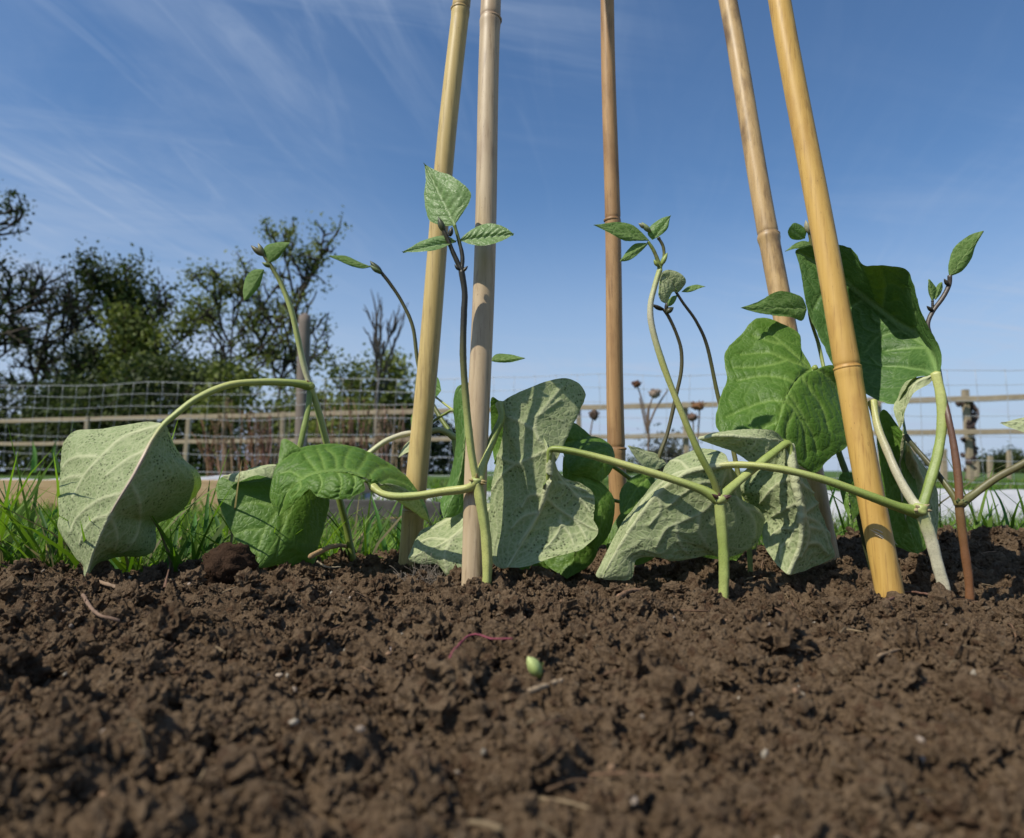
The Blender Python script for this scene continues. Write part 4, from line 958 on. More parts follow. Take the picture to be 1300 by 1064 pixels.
# ---- plant 7 : red brown stem
p7 = plant((1231, 762, .455), 'bean plant with a slim reddish brown stem, farthest right of the row')
stem('stem', p7, [(1232, 768, .455), (1230, 735, .455), (1225, 698, .455), (1220, 660, .455), (1218, 641, .455)], [2.5, 2.5, 2.6], [REDB, REDB, (.15, .085, .03)])
stem('leaf_stalk', p7, [(1217, 640, .456), (1205, 621, .461), (1185, 595, .471), (1165, 572, .482), (1150, 554, .495)], [2.0, 1.7, 1.6], [OLIVE, (.07, .07, .03), (.05, .055, .025)])
stem('stem', p7, [(1218, 640, .455), (1217, 610, .456), (1211, 565, .459), (1203, 525, .464), (1196, 497, .475), (1190, 462, .512), (1182, 430, .528), (1178, 412, .53), (1184, 396, .53), (1197, 378, .529), (1205, 362, .528), (1206, 350, .527)], [2.4, 2.0, 1.8, 1.7, 1.6], [REDB, (.10, .05, .03), (.06, .035, .025), (.05, .035, .03), (.05, .04, .03)])
stem('leaf_stalk', p7, [(1219, 640, .455), (1236, 628, .454), (1265, 607, .45), (1300, 588, .445), (1345, 560, .44)], [2.5, 2.2, 2.1], [OLIVE, (.10, .085, .03), OLIVE])
node(p7, 1218, 639, .454, .0028, ((.17, .15, .05), (.12, .15, .05)))
leaf('leaf', p7, [(1345, 560), (1318, 540), (1269, 538)], [(1345, 560), (1330, 528), (1300, 530), (1269, 538)], [(1345, 560), (1320, 556), (1288, 546), (1269, 538)], [.44, .45, .45], [.44, .455, .45], [.44, .44, .45], 'under', seed=37)
small_leaf('leaflet', p7, (1205, 351), (1249, 293), [(1204, 336), (1212, 315), (1231, 299)], [(1222, 344), (1234, 328), (1239, 310)], (.527, .52), 'under', .002, .002, 38)
small_leaf('leaflet', p7, (1184, 383), (1179, 354), [(1179, 370)], [(1189, 369), (1184, 360)], (.53, .527), 'under', .001, .001, 39)
small_leaf('leaflet', p7, (1187, 381), (1196, 358), [(1186, 370), (1191, 361)], [(1193, 374), (1196, 366)], (.53, .527), 'under', .001, .001, 40)
stem('leaf_stalk', p7, [(1184, 396, .53), (1184, 382, .53)], [1.0, .9], [DARK, DARK]); bud(p7, 1205, 363, .527, 130, .006, .0013, DARK); bud(p7, 1185, 395, .529, 150, .006, .0013, DARK)
leaf('leaf', p7, [(1148, 552), (1143, 600), (1148, 650), (1166, 704)], [(1148, 552), (1122, 520), (1113, 545), (1120, 600), (1128, 680), (1148, 698), (1166, 704)], [(1148, 552), (1147, 525), (1156, 560), (1162, 600), (1170, 640), (1178, 690), (1166, 704)],
     [.50, .515, .52, .52], [.50, .535, .54, .535, .52], [.50, .52, .525, .525, .52], 'top', (.05, .05), seed=41, label='dark leaf hanging behind the golden cane')
leaf('leaf', p7, [(1150, 560), (1170, 610), (1178, 650), (1186, 700)], [(1150, 560), (1150, 600), (1160, 640), (1170, 680), (1186, 700)], [(1150, 560), (1168, 585), (1188, 620), (1190, 660), (1186, 700)],
     [.50, .525, .53, .53], [.50, .53, .535, .53], [.50, .54, .55, .53], 'under', (.05, .05), seed=42)

# ---- plant 8 : behind the canes at right, big bright leaf
p8 = plant((1108, 724, .57), 'bean plant behind the golden cane with one large sunlit green leaf facing forward')
stem('stem', p8, [(1109, 728, .57), (1099, 690, .57), (1087, 640, .572), (1076, 605, .575), (1067, 580, .578), (1060, 558, .58)], [2.3, 2.3, 2.6], [(.05, .055, .02), (.06, .07, .025), G_MID])
stem('leaf_stalk', p8, [(1062, 566, .58), (1056, 520, .582), (1044, 485, .580), (1034, 466, .571)], [2.2, 2.0], [G_MID, G_STEM])
stem('stem', p8, [(1062, 566, .58), (1052, 500, .60), (1040, 440, .615), (1028, 398, .605), (1030, 350, .60), (1031, 318, .59), (1027, 295, .588)], [1.8, 1.6, 1.4, 1.2], [G_MID, G_STEM, OLIVE, OLIVE])
leaf('leaf', p8, [(1033, 466), (1016, 476), (1002, 497), (992, 525), (984, 552), (976, 592)],
     [(1033, 466), (1017, 442), (1014, 424), (991, 410), (970, 403), (955, 407), (941, 424), (922, 444), (920, 463), (923, 482), (914, 504), (909, 530), (913, 548), (940, 572), (976, 592)],
     [(1033, 466), (1060, 465), (1066, 492), (1070, 510), (1080, 536), (1078, 563), (1055, 581), (1036, 600), (1012, 590), (995, 594), (976, 592)],
     [.570, .553, .541, .532, .526, .522], [.570, .592, .600, .592, .572, .550, .535, .522], [.570, .575, .565, .550, .536, .522], 'top', (-.02, .04), k=5, quilt=.0012, wave=.012, seed=43, slope=.22, veins=[[(1030,465),(1007,489),(994,510),(986,540),(978,565),(976,590)],[(1013,484),(991,478),(965,476),(935,482)],[(996,508),(981,507),(960,512),(922,528)],[(988,532),(965,545),(940,560)],[(999,505),(1012,523),(1023,545),(1026,580)],[(1002,495),(1022,530),(1036,556),(1039,575)],[(1020,478),(1034,499),(1046,518),(1054,545)],[(1030,465),(1018,455),(994,434),(973,418)],[(1030,465),(1000,455),(975,446),(940,448)],[(1030,465),(1049,474),(1063,492),(1072,525)],[(994,434),(980,432),(955,424)],[(1000,455),(975,462),(930,465)],[(1010,520),(1000,545),(1003,580)]],
     label='large sunlit green leaf with branching veins')
leaf('leaf', p8, [(1086, 600), (1078, 622), (1080, 665)], [(1086, 600), (1070, 600), (1065, 612), (1070, 640), (1080, 665)], [(1086, 600), (1098, 605), (1098, 630), (1090, 652), (1080, 665)], [.565, .555, .55], [.565, .565, .55], [.565, .565, .55], 'top', seed=44)
small_leaf('leaflet', p8, (1024, 392), (940, 391), [(1018, 378), (1004, 372), (984, 372), (962, 383)], [(1019, 407), (1005, 403), (985, 401), (960, 397)], (.603, .575), 'under', .002, .003, 45)
small_leaf('leaflet', p8, (1022, 303), (1002, 289), [(1014, 305), (1004, 303), (1000, 295)], [(1024, 294), (1018, 286), (1008, 283)], (.588, .583), 'top', .002, .001, 46)
small_leaf('leaflet', p8, (1032, 310), (996, 320), [(1020, 306), (1008, 310)], [(1022, 316), (1008, 317)], (.59, .58), 'under', .001, .002, 47)
small_leaf('leaflet', p8, (1031, 316), (1034, 298), [(1026, 308)], [(1036, 308)], (.59, .586), 'under', .001, .001, 48)
bud(p8, 1027, 296, .587, 105, .010, .0022, (.30, .28, .17)); bud(p8, 1028, 293, .587, 70, .008, .0016, (.28, .18, .10))

# ------------------------------------------------------------------ THINGS ON THE SOIL
def on_soil(px, py, dz=0.0):
    p = gnd(px, py, 0.0)
    for _ in range(3): p = gnd(px, py, soil_z(p[0], p[1]))
    return p + np.array((0, 0, dz))

def peat_plug():
    p = on_soil(290, 738); p[1] = .535; p = at(290, 722, .535)
    V, T = lumpy(ICO4, 4.4, .42, 2.0)
    V = V * (1 + .26 * fbm(V[:, 0] * 9 + 40, V[:, 1] * 9 + V[:, 2] * 7 + 40, 3))[:, None]
    mb = MB(); mb.add(V * np.array((.0190, .018, .0170)) + p, None, T, np.array((.045, .026, .016)))
    for k in range(240):                         # fibres sticking out
        d = rng.normal(size=3); d /= np.linalg.norm(d); q = p + d * np.array((.0195, .018, .0155)) * .95
        e = q + d * rng.uniform(.001, .003) + rng.normal(size=3) * .0015
        Vt, Q, T2, C = tube(np.stack((q, (q + e) / 2 + rng.normal(size=3) * .0006, e)), .00018, 4, np.tile((.09, .05, .03), (3, 1))); mb.add(Vt, Q, T2, C)
    m = col_material('peat', .55, 500, .97, .1, 1.0, .002)
    o = mb.build('peat_plug', m, origin=p)
    tag(o, 'round dark brown fibrous peat plug lying at the back edge of the soil', 'peat plug')
peat_plug()

def twig(name, label, pts, r, col, lift=.0015, group=None):
    lift += .0028
    P = np.array([on_soil(x, y, lift) for x, y in pts])
    P[:, 2] = np.maximum(P[:, 2], P[:, 2].mean() - .001)
    P = catmull(P, 26)
    P = P + rng.normal(size=P.shape) * r * .12
    t = np.linspace(0, 1, 26)
    V, Q, T, C = tube(P, r * (1 - .35 * t) * (1 + .1 * np.sin(t * 40)), 9, np.tile(col, (26, 1)) * rng.uniform(.75, 1.2, (26, 1)), lump=.06)
    mb = MB(); mb.add(V, Q, T, C); o = mb.build(name, M['twig'], origin=P.mean(0))
    return tag(o, label, 'twig', group or 'twigs and straws on the soil')
twig('straw', 'tan bent straw on the soil in front of the leftmost cane', [(393, 746), (425, 726), (450, 714), (480, 706), (512, 703)], .0019, (.40, .26, .13), .019)
twig('straw', 'short pale fibre forking off the tan straw', [(402, 728), (415, 735), (432, 740)], .0008, (.36, .29, .19), .006)
twig('twig', 'grey brown twig lying at a slant on the soil far left', [(122, 752), (150, 762), (184, 778)], .0014, (.26, .18, .12), .005)
twig('twig', 'dark curved twig left of the soil middle, nearer than the slanting grey one', [(104, 778), (120, 795), (150, 806)], .0012, (.20, .13, .09), .004)
twig('twig', 'thin upright dark twig poking from the soil below the peat plug', [(205, 765), (212, 745), (222, 722)], .0007, (.16, .09, .06), .006)
twig('straw', 'pale straw lying on the soil at the lower right', [(1096, 858), (1120, 847), (1148, 838)], .0008, (.24, .165, .10), .002)
twig('straw', 'tan straw in the foreground soil below the green seedling', [(648, 912), (680, 898), (714, 886)], .0011, (.34, .25, .16), .003)
twig('twig', 'reddish brown twig in front of the whitish bean stem', [(1120, 778), (1150, 770), (1178, 764)], .0011, (.16, .085, .06), .002)
twig('twig', 'brown twig beside the pit under the pale draped leaf', [(785, 772), (800, 764), (815, 762)], .0018, (.20, .12, .075), .004)
twig('fallen_root', 'thin magenta root arching over the soil left of the seedling', [(570, 856), (580, 845), (600, 832), (625, 829), (650, 829)], .0006, (.20, .05, .07), .003)

def pebble(px, py, r, col, label):
    p = on_soil(px, py, r * .4 + .0022); V, T = lumpy(ICO3, px, .45, .9)
    mb = MB(); mb.add(V * np.array((r, r * .9, r * .75)) + p, None, T, col)
    tag(mb.build('pebble', M['twig'], origin=p), label, 'pebble', 'small pale pebbles in the soil')
pebble(526, 880, .0024, (.42, .38, .32), 'white angular pebble in the soil left below the seedling')
pebble(440, 834, .0017, (.46, .42, .34), 'cream pebble in the soil farther back left of the seedling')
pebble(354, 867, .0016, (.34, .27, .20), 'tan pebble in the soil at the left of the foreground')
pebble(498, 833, .0017, (.30, .26, .26), 'greyish pink pebble in the soil between two paler pebbles')
pebble(1018, 893, .0015, (.36, .30, .22), 'beige pebble in the soil right of the seedling')
pebble(880, 826, .0015, (.30, .23, .16), 'sandy pebble in the soil under the centre bean plant')

def seedling():
    p = on_soil(678, 862)
    e = empty('seedling', tuple(p), 'tiny yellow green seedling tip pushing out of the bare foreground soil', 'seedling')
    Y = p[1]
    stem('stem', e, [(682, 866, Y), (682, 858, Y - .001), (679, 850, Y - .001)], [.9, .8], [(.16, .20, .06), (.30, .38, .10)])
    t = np.linspace(0, 1, 12)
    P = catmull([at(684, 858, Y), at(679, 848, Y - .002), at(670, 834, Y - .003)], 12)
    V, Q, T, C = tube(P, .0024 * np.sin(np.clip(t * .9 + .12, 0, 1) * PI) ** .7 * 1.0 + .0002, 12, np.stack([np.interp(t, (0, 1), (.22, .50)), np.interp(t, (0, 1), (.34, .56)), np.interp(t, (0, 1), (.06, .22))], 1), ridge=.12)
    mb = MB(); mb.add(V, Q, T, C); mb.build('seed_leaf', M['stem'], e)
    small_leaf('seed_leaf', e, (683, 858), (690, 842), [(683, 850)], [(689, 850)], (Y, Y - .002), 'top', .0005)
seedling()

def thread():
    P = catmull([at(236, 728, .56), at(246, 726, .557), at(256, 723, .556)], 12)
    V, Q, T, C = tube(P, .0009, 8, np.tile((.03, .36, .24), (12, 1)))
    mb = MB(); mb.add(V, Q, T, C); tag(mb.build('plastic_thread', M['stem'], origin=P.mean(0)), 'short turquoise plastic thread at the soil edge beside the peat plug', 'thread')
thread()

def fluff():
    p = on_soil(542, 748); mb = MB()
    for k in range(150):
        q = p + np.array((rng.normal() * .007, rng.normal() * .006, abs(rng.normal()) * .004))
        d = rng.normal(size=3) * .007; d[2] = abs(d[2]) * 1.2
        P = catmull([q, q + d * .5 + rng.normal(size=3) * .0018, q + d], 6)
        V, Q, T, C = tube(P, .00011, 4, np.tile((.30, .25, .20), (6, 1)) * rng.uniform(.6, 1.2)); mb.add(V, Q, T, C)
    tag(mb.build('fibre_tuft', M['twig'], origin=p), 'wispy grey tuft of dry fibres on the soil between the two left canes', 'fibre tuft')
fluff()

# ------------------------------------------------------------------ BOARDS, FLEECE
def boards():
    e = empty('raised_bed', tuple(at(150, 650, 2.4)), 'raised bed edged with a pale new softwood board at the left', 'raised bed')
    a, b = at(-160, 628, 2.42), at(345, 632, 2.36)
    a[2] = b[2] = -.012
    V, Q, T = beam(a, b, .03, .125, 20, .0008, .06); mb = MB(); mb.add(V, Q, T); mb.build('board', M['plank'], e, smooth=False)
    a, b = at(345, 632, 2.36), at(345, 632, 2.36) + np.array((.15, 1.2, 0)); a[2] = b[2] = -.012; a = a + (b - a) * .016
    V, Q, T = beam(a, b, .03, .125, 12, .0008, .06); mb = MB(); mb.add(V, Q, T); mb.build('board', M['plank'], e, smooth=False)
    e = empty('raised_bed', tuple(at(480, 660, 1.75)), 'board edging coloured dark as shade behind the leftmost cane foot', 'raised bed')
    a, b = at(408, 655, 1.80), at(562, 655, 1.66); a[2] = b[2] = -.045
    V, Q, T = beam(a, b, .028, .11, 14, .0008, .06); mb = MB(); mb.add(V, Q, T); mb.build('board', M['shade_dark_plank'], e, smooth=False)

def fleece(label, x0, x1, y0, y1, zb, h, seed, flat=.5):
    nx, ny = 110, 26
    u = np.linspace(0, 1, nx)[None, :]; v = np.linspace(0, 1, ny)[:, None]
    X = x0 + (x1 - x0) * u + 0 * v; Y = y0 + (y1 - y0) * v + 0 * u
    Y = Y + .05 * fbm(X * 1.2 + seed, v * 0 + X * .3 + seed, 2)
    prof = np.clip(np.sin(PI * v) * (1 + flat), 0, 1) ** .6
    Z = zb + prof * h * (1 + .55 * fbm(X * 2.2 + seed * 3, Y * 2.2, 3)) + .016 * fbm(X * 14 + seed, Y * 9, 4) * prof
    Z = Z + .008 * np.sin(X * 30 + 8 * fbm(X * 3, Y * 3, 2)) * prof * (.5 + fbm(X * 4, Y * 4 + 9, 2))
    V = np.stack((X, Y, Z), -1).reshape(-1, 3)
    i = np.arange(ny - 1)[:, None] * nx; j = np.arange(nx - 1)[None, :]
    Q = np.stack((i + j, i + j + 1, i + nx + j + 1, i + nx + j), -1).reshape(-1, 4)
    o = make_mesh('garden_fleece', V, Q, M['fleece'], None, True, None, origin=(float((x0 + x1) / 2), float((y0 + y1) / 2), zb))
    tag(o, label, 'fleece', 'white fleece over the vegetable beds')
boards()
fleece('white fleece sheet bulging above the pale softwood board at the left', at(-200, 600, 2.5)[0], at(345, 600, 2.5)[0], 2.44, 3.2, -.01, .062, 1, .9)
fleece('white fleece strip lying behind the leftmost two canes', at(430, 610, 3.2)[0], at(690, 610, 3.2)[0], 3.1, 3.7, LAWN, .05, 2, .6)
fleece('white rolled fleece on the grass at the right edge of the scene', at(1035, 640, 2.0)[0], at(1480, 640, 2.0)[0], 1.9, 2.25, LAWN - .002, .082, 5, .3)

# ------------------------------------------------------------------ FENCES
def fence_pt(px, d0, d1, px0=-60, px1=1360):
    """ground point on an oblique straight line whose 1/depth is linear in the picture column"""
    t = (px - px0) / (px1 - px0); Y = 1 / ((1 - t) / d0 + t / d1)
    return (px - CX) / F * Y, Y        # (small tilt ignored)

def netting():
    xa, ya = fence_pt(-60, 9.2, 5.8); xb, yb = fence_pt(1360, 9.2, 5.8)
    a = np.array((xa, ya)); b = np.array((xb, yb)); L = np.linalg.norm(b - a)
    e = empty('wire_netting', (float((xa + xb) / 2), float((ya + yb) / 2), LAWN), 'silvery square wire stock netting stretched across behind the beds', 'wire fence')
    ztop = lambda t: 1.17 - .24 * t + .012 * np.sin(t * 31)
    rows = [0, .14, .285, .44, .63, .85, 1.05]
    n = 90
    for k, r in enumerate(rows):
        t = np.linspace(0, 1, n); xy = a + (b - a) * t[:, None]
        z = ztop(t) - r * (1 - .10 * t) + .006 * np.sin(t * 57 + k) + rng.normal(size=n) * .002
        V, Q, T, C = tube(np.c_[xy, z], .0031 if k in (0, 6) else .0025, 5); mb = MB(); mb.add(V, Q, T, C)
        mb.build('line_wire', M['wire'], e)
    mb = MB(); s = 0.05
    while s < L:
        t = s / L; p = a + (b - a) * t; m = 9
        z = ztop(t) - np.linspace(0, 1.05, m) * (1 - .10 * t)
        lean = -.03 + .03 * math.sin(s * 1.7)
        x = p[0] + np.linspace(0, lean, m) + rng.normal(size=m) * .004
        V, Q, T, C = tube(np.c_[x, np.full(m, p[1]), z], .0021, 4); mb.add(V, Q, T, C)
        for r in rows:                            # crimped knots
            zz = ztop(t) - r * (1 - .10 * t); kx = p[0] + lean * r / 1.05
            V, T = ICO2; mb.add(V * .0055 + np.array((kx, p[1], zz)), None, T)
        s += .215
    o = mb.build('stay_wires', M['wire'], e)
netting()

def round_post(label, px, Y, ytop, dia, lean=0.0):
    b = at(px, 600, Y); b[2] = LAWN - .1; t = at(px + lean, ytop, Y)
    n = 24; s = np.linspace(0, 1, n)[:, None]
    P = b * (1 - s) + t * s
    r = dia / 2 * np.ones(n); r[-1] *= .93
    V, Q, T, C = tube(P, r, 20, None, True, .0, .012)
    mb = MB(); mb.add(V, Q, T, C); o = mb.build('fence_post', M['post'], origin=(b[0], b[1], LAWN))
    tag(o, label, 'fence post')
round_post('tall round grey brown wooden post rising well above the netting, left of the canes', 381, 8.3, 401, .145, 6)

def rail_fence():
    xa, ya = fence_pt(-90, 14.8, 9.5); xb, yb = fence_pt(1390, 14.8, 9.5)
    e = empty('rail_fence', (float((xa + xb) / 2), float((ya + yb) / 2), LAWN), 'low wooden fence of two pale rails running behind the wire netting', 'rail fence')
    a = np.array((xa, ya)); b = np.array((xb, yb))
    f = lambda t, z: np.array((*(a + (b - a) * t), z))
    cuts = [0, .17, .33, .49, .63, .77, .89, 1.0]
    for i in range(len(cuts) - 1):
        t0, t1 = cuts[i] + .0005, cuts[i + 1] - .0005
        for z, h in ((1.09, .080), (.615, .072)):
            V, Q, T = beam(f(t0, z + rng.normal() * .006), f(t1, z + rng.normal() * .006), .035, h, 10, .003, .1)
            mb = MB(); mb.add(V, Q, T); mb.build('rail', M['rail'], e, smooth=False)
    for px in (-80, 107, 235, 358, 480, 610, 735, 872, 985, 1120, 1231, 1340):
        x, y = fence_pt(px, 14.8, 9.5, -90, 1390)
        top = 1.14 if px != 1231 else 1.22
        V, Q, T = beam((x, y + .075, LAWN - .1), (x + rng.normal() * .02, y + .075, top), .078, .078, 8, .002, .1); mb = MB(); mb.add(V, Q, T); mb.build('fence_post', M['rail'], e, smooth=False)
rail_fence()

def stake(px, y0, y1, Y, w, label, lean=0):
    b = at(px, y0, Y); b[2] = LAWN - .05; t = at(px + lean, y1, Y)
    V, Q, T = beam(b, t, w, w * .8, 8, .002, .15); mb = MB(); mb.add(V, Q, T)
    tag(mb.build('wooden_stake', M['rail'], smooth=False, origin=(b[0], b[1], LAWN)), label, 'stake', 'wooden stakes in the far field')
stake(1197, 606, 570, 7.5, .065, 'short orange tan stake left of the withered climber')
stake(1257, 610, 579, 16, .10, 'thin grey stake in the far field right of the withered climber')
stake(1240, 608, 585, 18, .11, 'short grey stake just right of the withered climber foot')
stake(1281, 612, 572, 13, .07, 'slim pale stake at the right edge of the far field')
stake(1159, 610, 562, 11, .07, 'slim grey stake seen low between the bean stalks')

# ------------------------------------------------------------------ DRIED STALKS
def dried_flower(label, Y, stems, heads):
    b = at(stems[0][0][0], stems[0][0][1], Y); b[2] = LAWN
    e = empty('dried_flower', tuple(b), label, 'dried flower', 'dried seed heads behind the middle cane')
    for pts in stems:
        P = [at(x, y, Y) for x, y in pts]; P = catmull(P, 16)
        V, Q, T, C = tube(P, np.linspace(.0052, .003, 16) * Y / 3.2, 6, np.tile((.15, .105, .075), (16, 1)), lump=.05); mb = MB(); mb.add(V, Q, T, C); mb.build('stem', M['twig'], e)
    for (x, y, r, fl, col) in heads:
        c = at(x, y, Y); mb = MB(); V, T = lumpy(ICO3, x, .5, 2.2); V = V * np.array((1, 1, fl)) * r * Y / F; mb.add(V + c, None, T, np.array(col))
        for k in range(26):
            d = rng.normal(size=3); d /= np.linalg.norm(d); d[2] = abs(d[2]) * .7
            q = c + d * r * Y / F * .7; V, Q, T2, C = tube(np.stack((q, q + d * r * .45 * Y / F, q + d * r * .75 * Y / F + np.array((0, 0, .002)))), .0016, 4, np.tile(col, (3, 1))); mb.add(V, Q, T2, C)
        mb.build('seed_head', M['twig'], e)
dried_flower('branching dried flower with a round brown head and a shaggy pale one', 3.3, [[(823, 622), (823, 560), (822, 540), (815, 508), (809, 490)], [(823, 545), (824, 520), (829, 503)], [(822, 545), (832, 520), (848, 495)], [(822, 550), (815, 520), (812, 505)], [(824, 560), (822, 530), (823, 515)]],
             [(808, 488, 5, .9, (.12, .055, .03)), (831, 500, 7, .8, (.26, .20, .16))])
dried_flower('dried flower with two brown cup shaped heads beside the hooked stem', 3.4, [[(886, 622), (886, 560), (888, 525), (887, 518)], [(879, 622), (880, 560), (880, 530)]],
             [(886, 516, 8, .6, (.17, .085, .04)), (879, 530, 6, .8, (.15, .09, .065))])
dried_flower('single small dried bud left of the lone middle cane', 3.3, [[(748, 625), (749, 560), (752, 535), (755, 527)]], [(754, 527, 5.5, 1.3, (.09, .06, .045))])

def withered():
    Y = 10.0; b = at(1231, 610, Y); b[2] = LAWN
    e = empty('withered_climber', tuple(b), 'withered dark climber hanging on the rail fence post at the far right', 'withered plant')
    for k in range(7):
        x = 1231 + rng.normal() * 3; pts = [at(1231 + rng.normal() * 3, 610, Y), at(x + 3, 575, Y - .05), at(1232 + rng.normal() * 3, 545, Y - .05), at(1236 + rng.normal() * 3, 525, Y), at(1231 + rng.normal() * 5, 507, Y)]
        P = catmull(pts, 22); V, Q, T, C = tube(P, .014, 5, np.tile((.11, .075, .065), (22, 1)), lump=.2); mb = MB(); mb.add(V, Q, T, C); mb.build('stem', M['twig'], e)
    for (n, sp, x0, y0, y1) in ((70, 4, 1232, 510, 600), (26, 3, 1226, 507, 516)):
        mb = MB()
        for k in range(n):
            c = at(x0 + rng.normal() * sp, rng.uniform(y0, y1), Y + rng.normal() * .05); V, T = lumpy(ICO2, k, .8); mb.add((V * np.array((.03, .03, .045)) * rng.uniform(.5, 1.3)) @ rotm(rng.normal(size=4)).T + c, None, T, np.array((.06, .042, .038)) * rng.uniform(.5, 1.5))
        mb.build('dead_leaves', M['twig'], e)
withered()

def stalk_clump(label, px, Y, w, n, ytop, col):
    b = at(px, 610, Y); b[2] = LAWN
    e = empty('dry_stalk_clump', tuple(b), label, 'dry stalks', 'dry fruit canes behind the netting')
    for part in range(3):
        mb = MB()
        for k in range(n // 3):
            x0 = px + rng.uniform(-w, w); x1 = x0 + rng.normal() * w * .35; yt = ytop + abs(rng.normal()) * 22
            p0 = at(x0, 610, Y + rng.normal() * .2); p0[2] = LAWN
            P = catmull([p0, at((x0 + x1) / 2 + rng.normal() * 3, (600 + yt) / 2, Y), at(x1, yt, Y + rng.normal() * .1)], 8)
            V, Q, T, C = tube(P, np.linspace(.012, .006, 8), 4, np.tile(col, (8, 1)) * rng.uniform(.5, 1.3) * np.array((1, rng.uniform(.8, 1.1), 1))); mb.add(V, Q, T, C)
            for q in range(3):
                c = P[rng.integers(3, 8)]; V, T = ICO2; mb.add(V * np.array((.02, .02, .03)) * rng.uniform(.4, 1) + c, None, T, np.array(col) * .6)
        mb.build('stalks', M['twig'], e)
stalk_clump('clump of tan and reddish dry canes left of the round post', 300, 11, 38, 36, 520, (.21, .115, .065))
stalk_clump('narrow bundle of dry canes tied upright to a stake', 288, 10.4, 8, 15, 505, (.26, .185, .11))
stalk_clump('dense clump of brown dry canes right of the round post', 440, 11, 34, 40, 505, (.20, .12, .075))
stalk_clump('pale dry canes close left of the leftmost bamboo cane', 498, 11.5, 24, 30, 512, (.27, .185, .12))
stalk_clump('grey dry canes just left of the round post', 345, 11.4, 22, 24, 515, (.17, .13, .10))

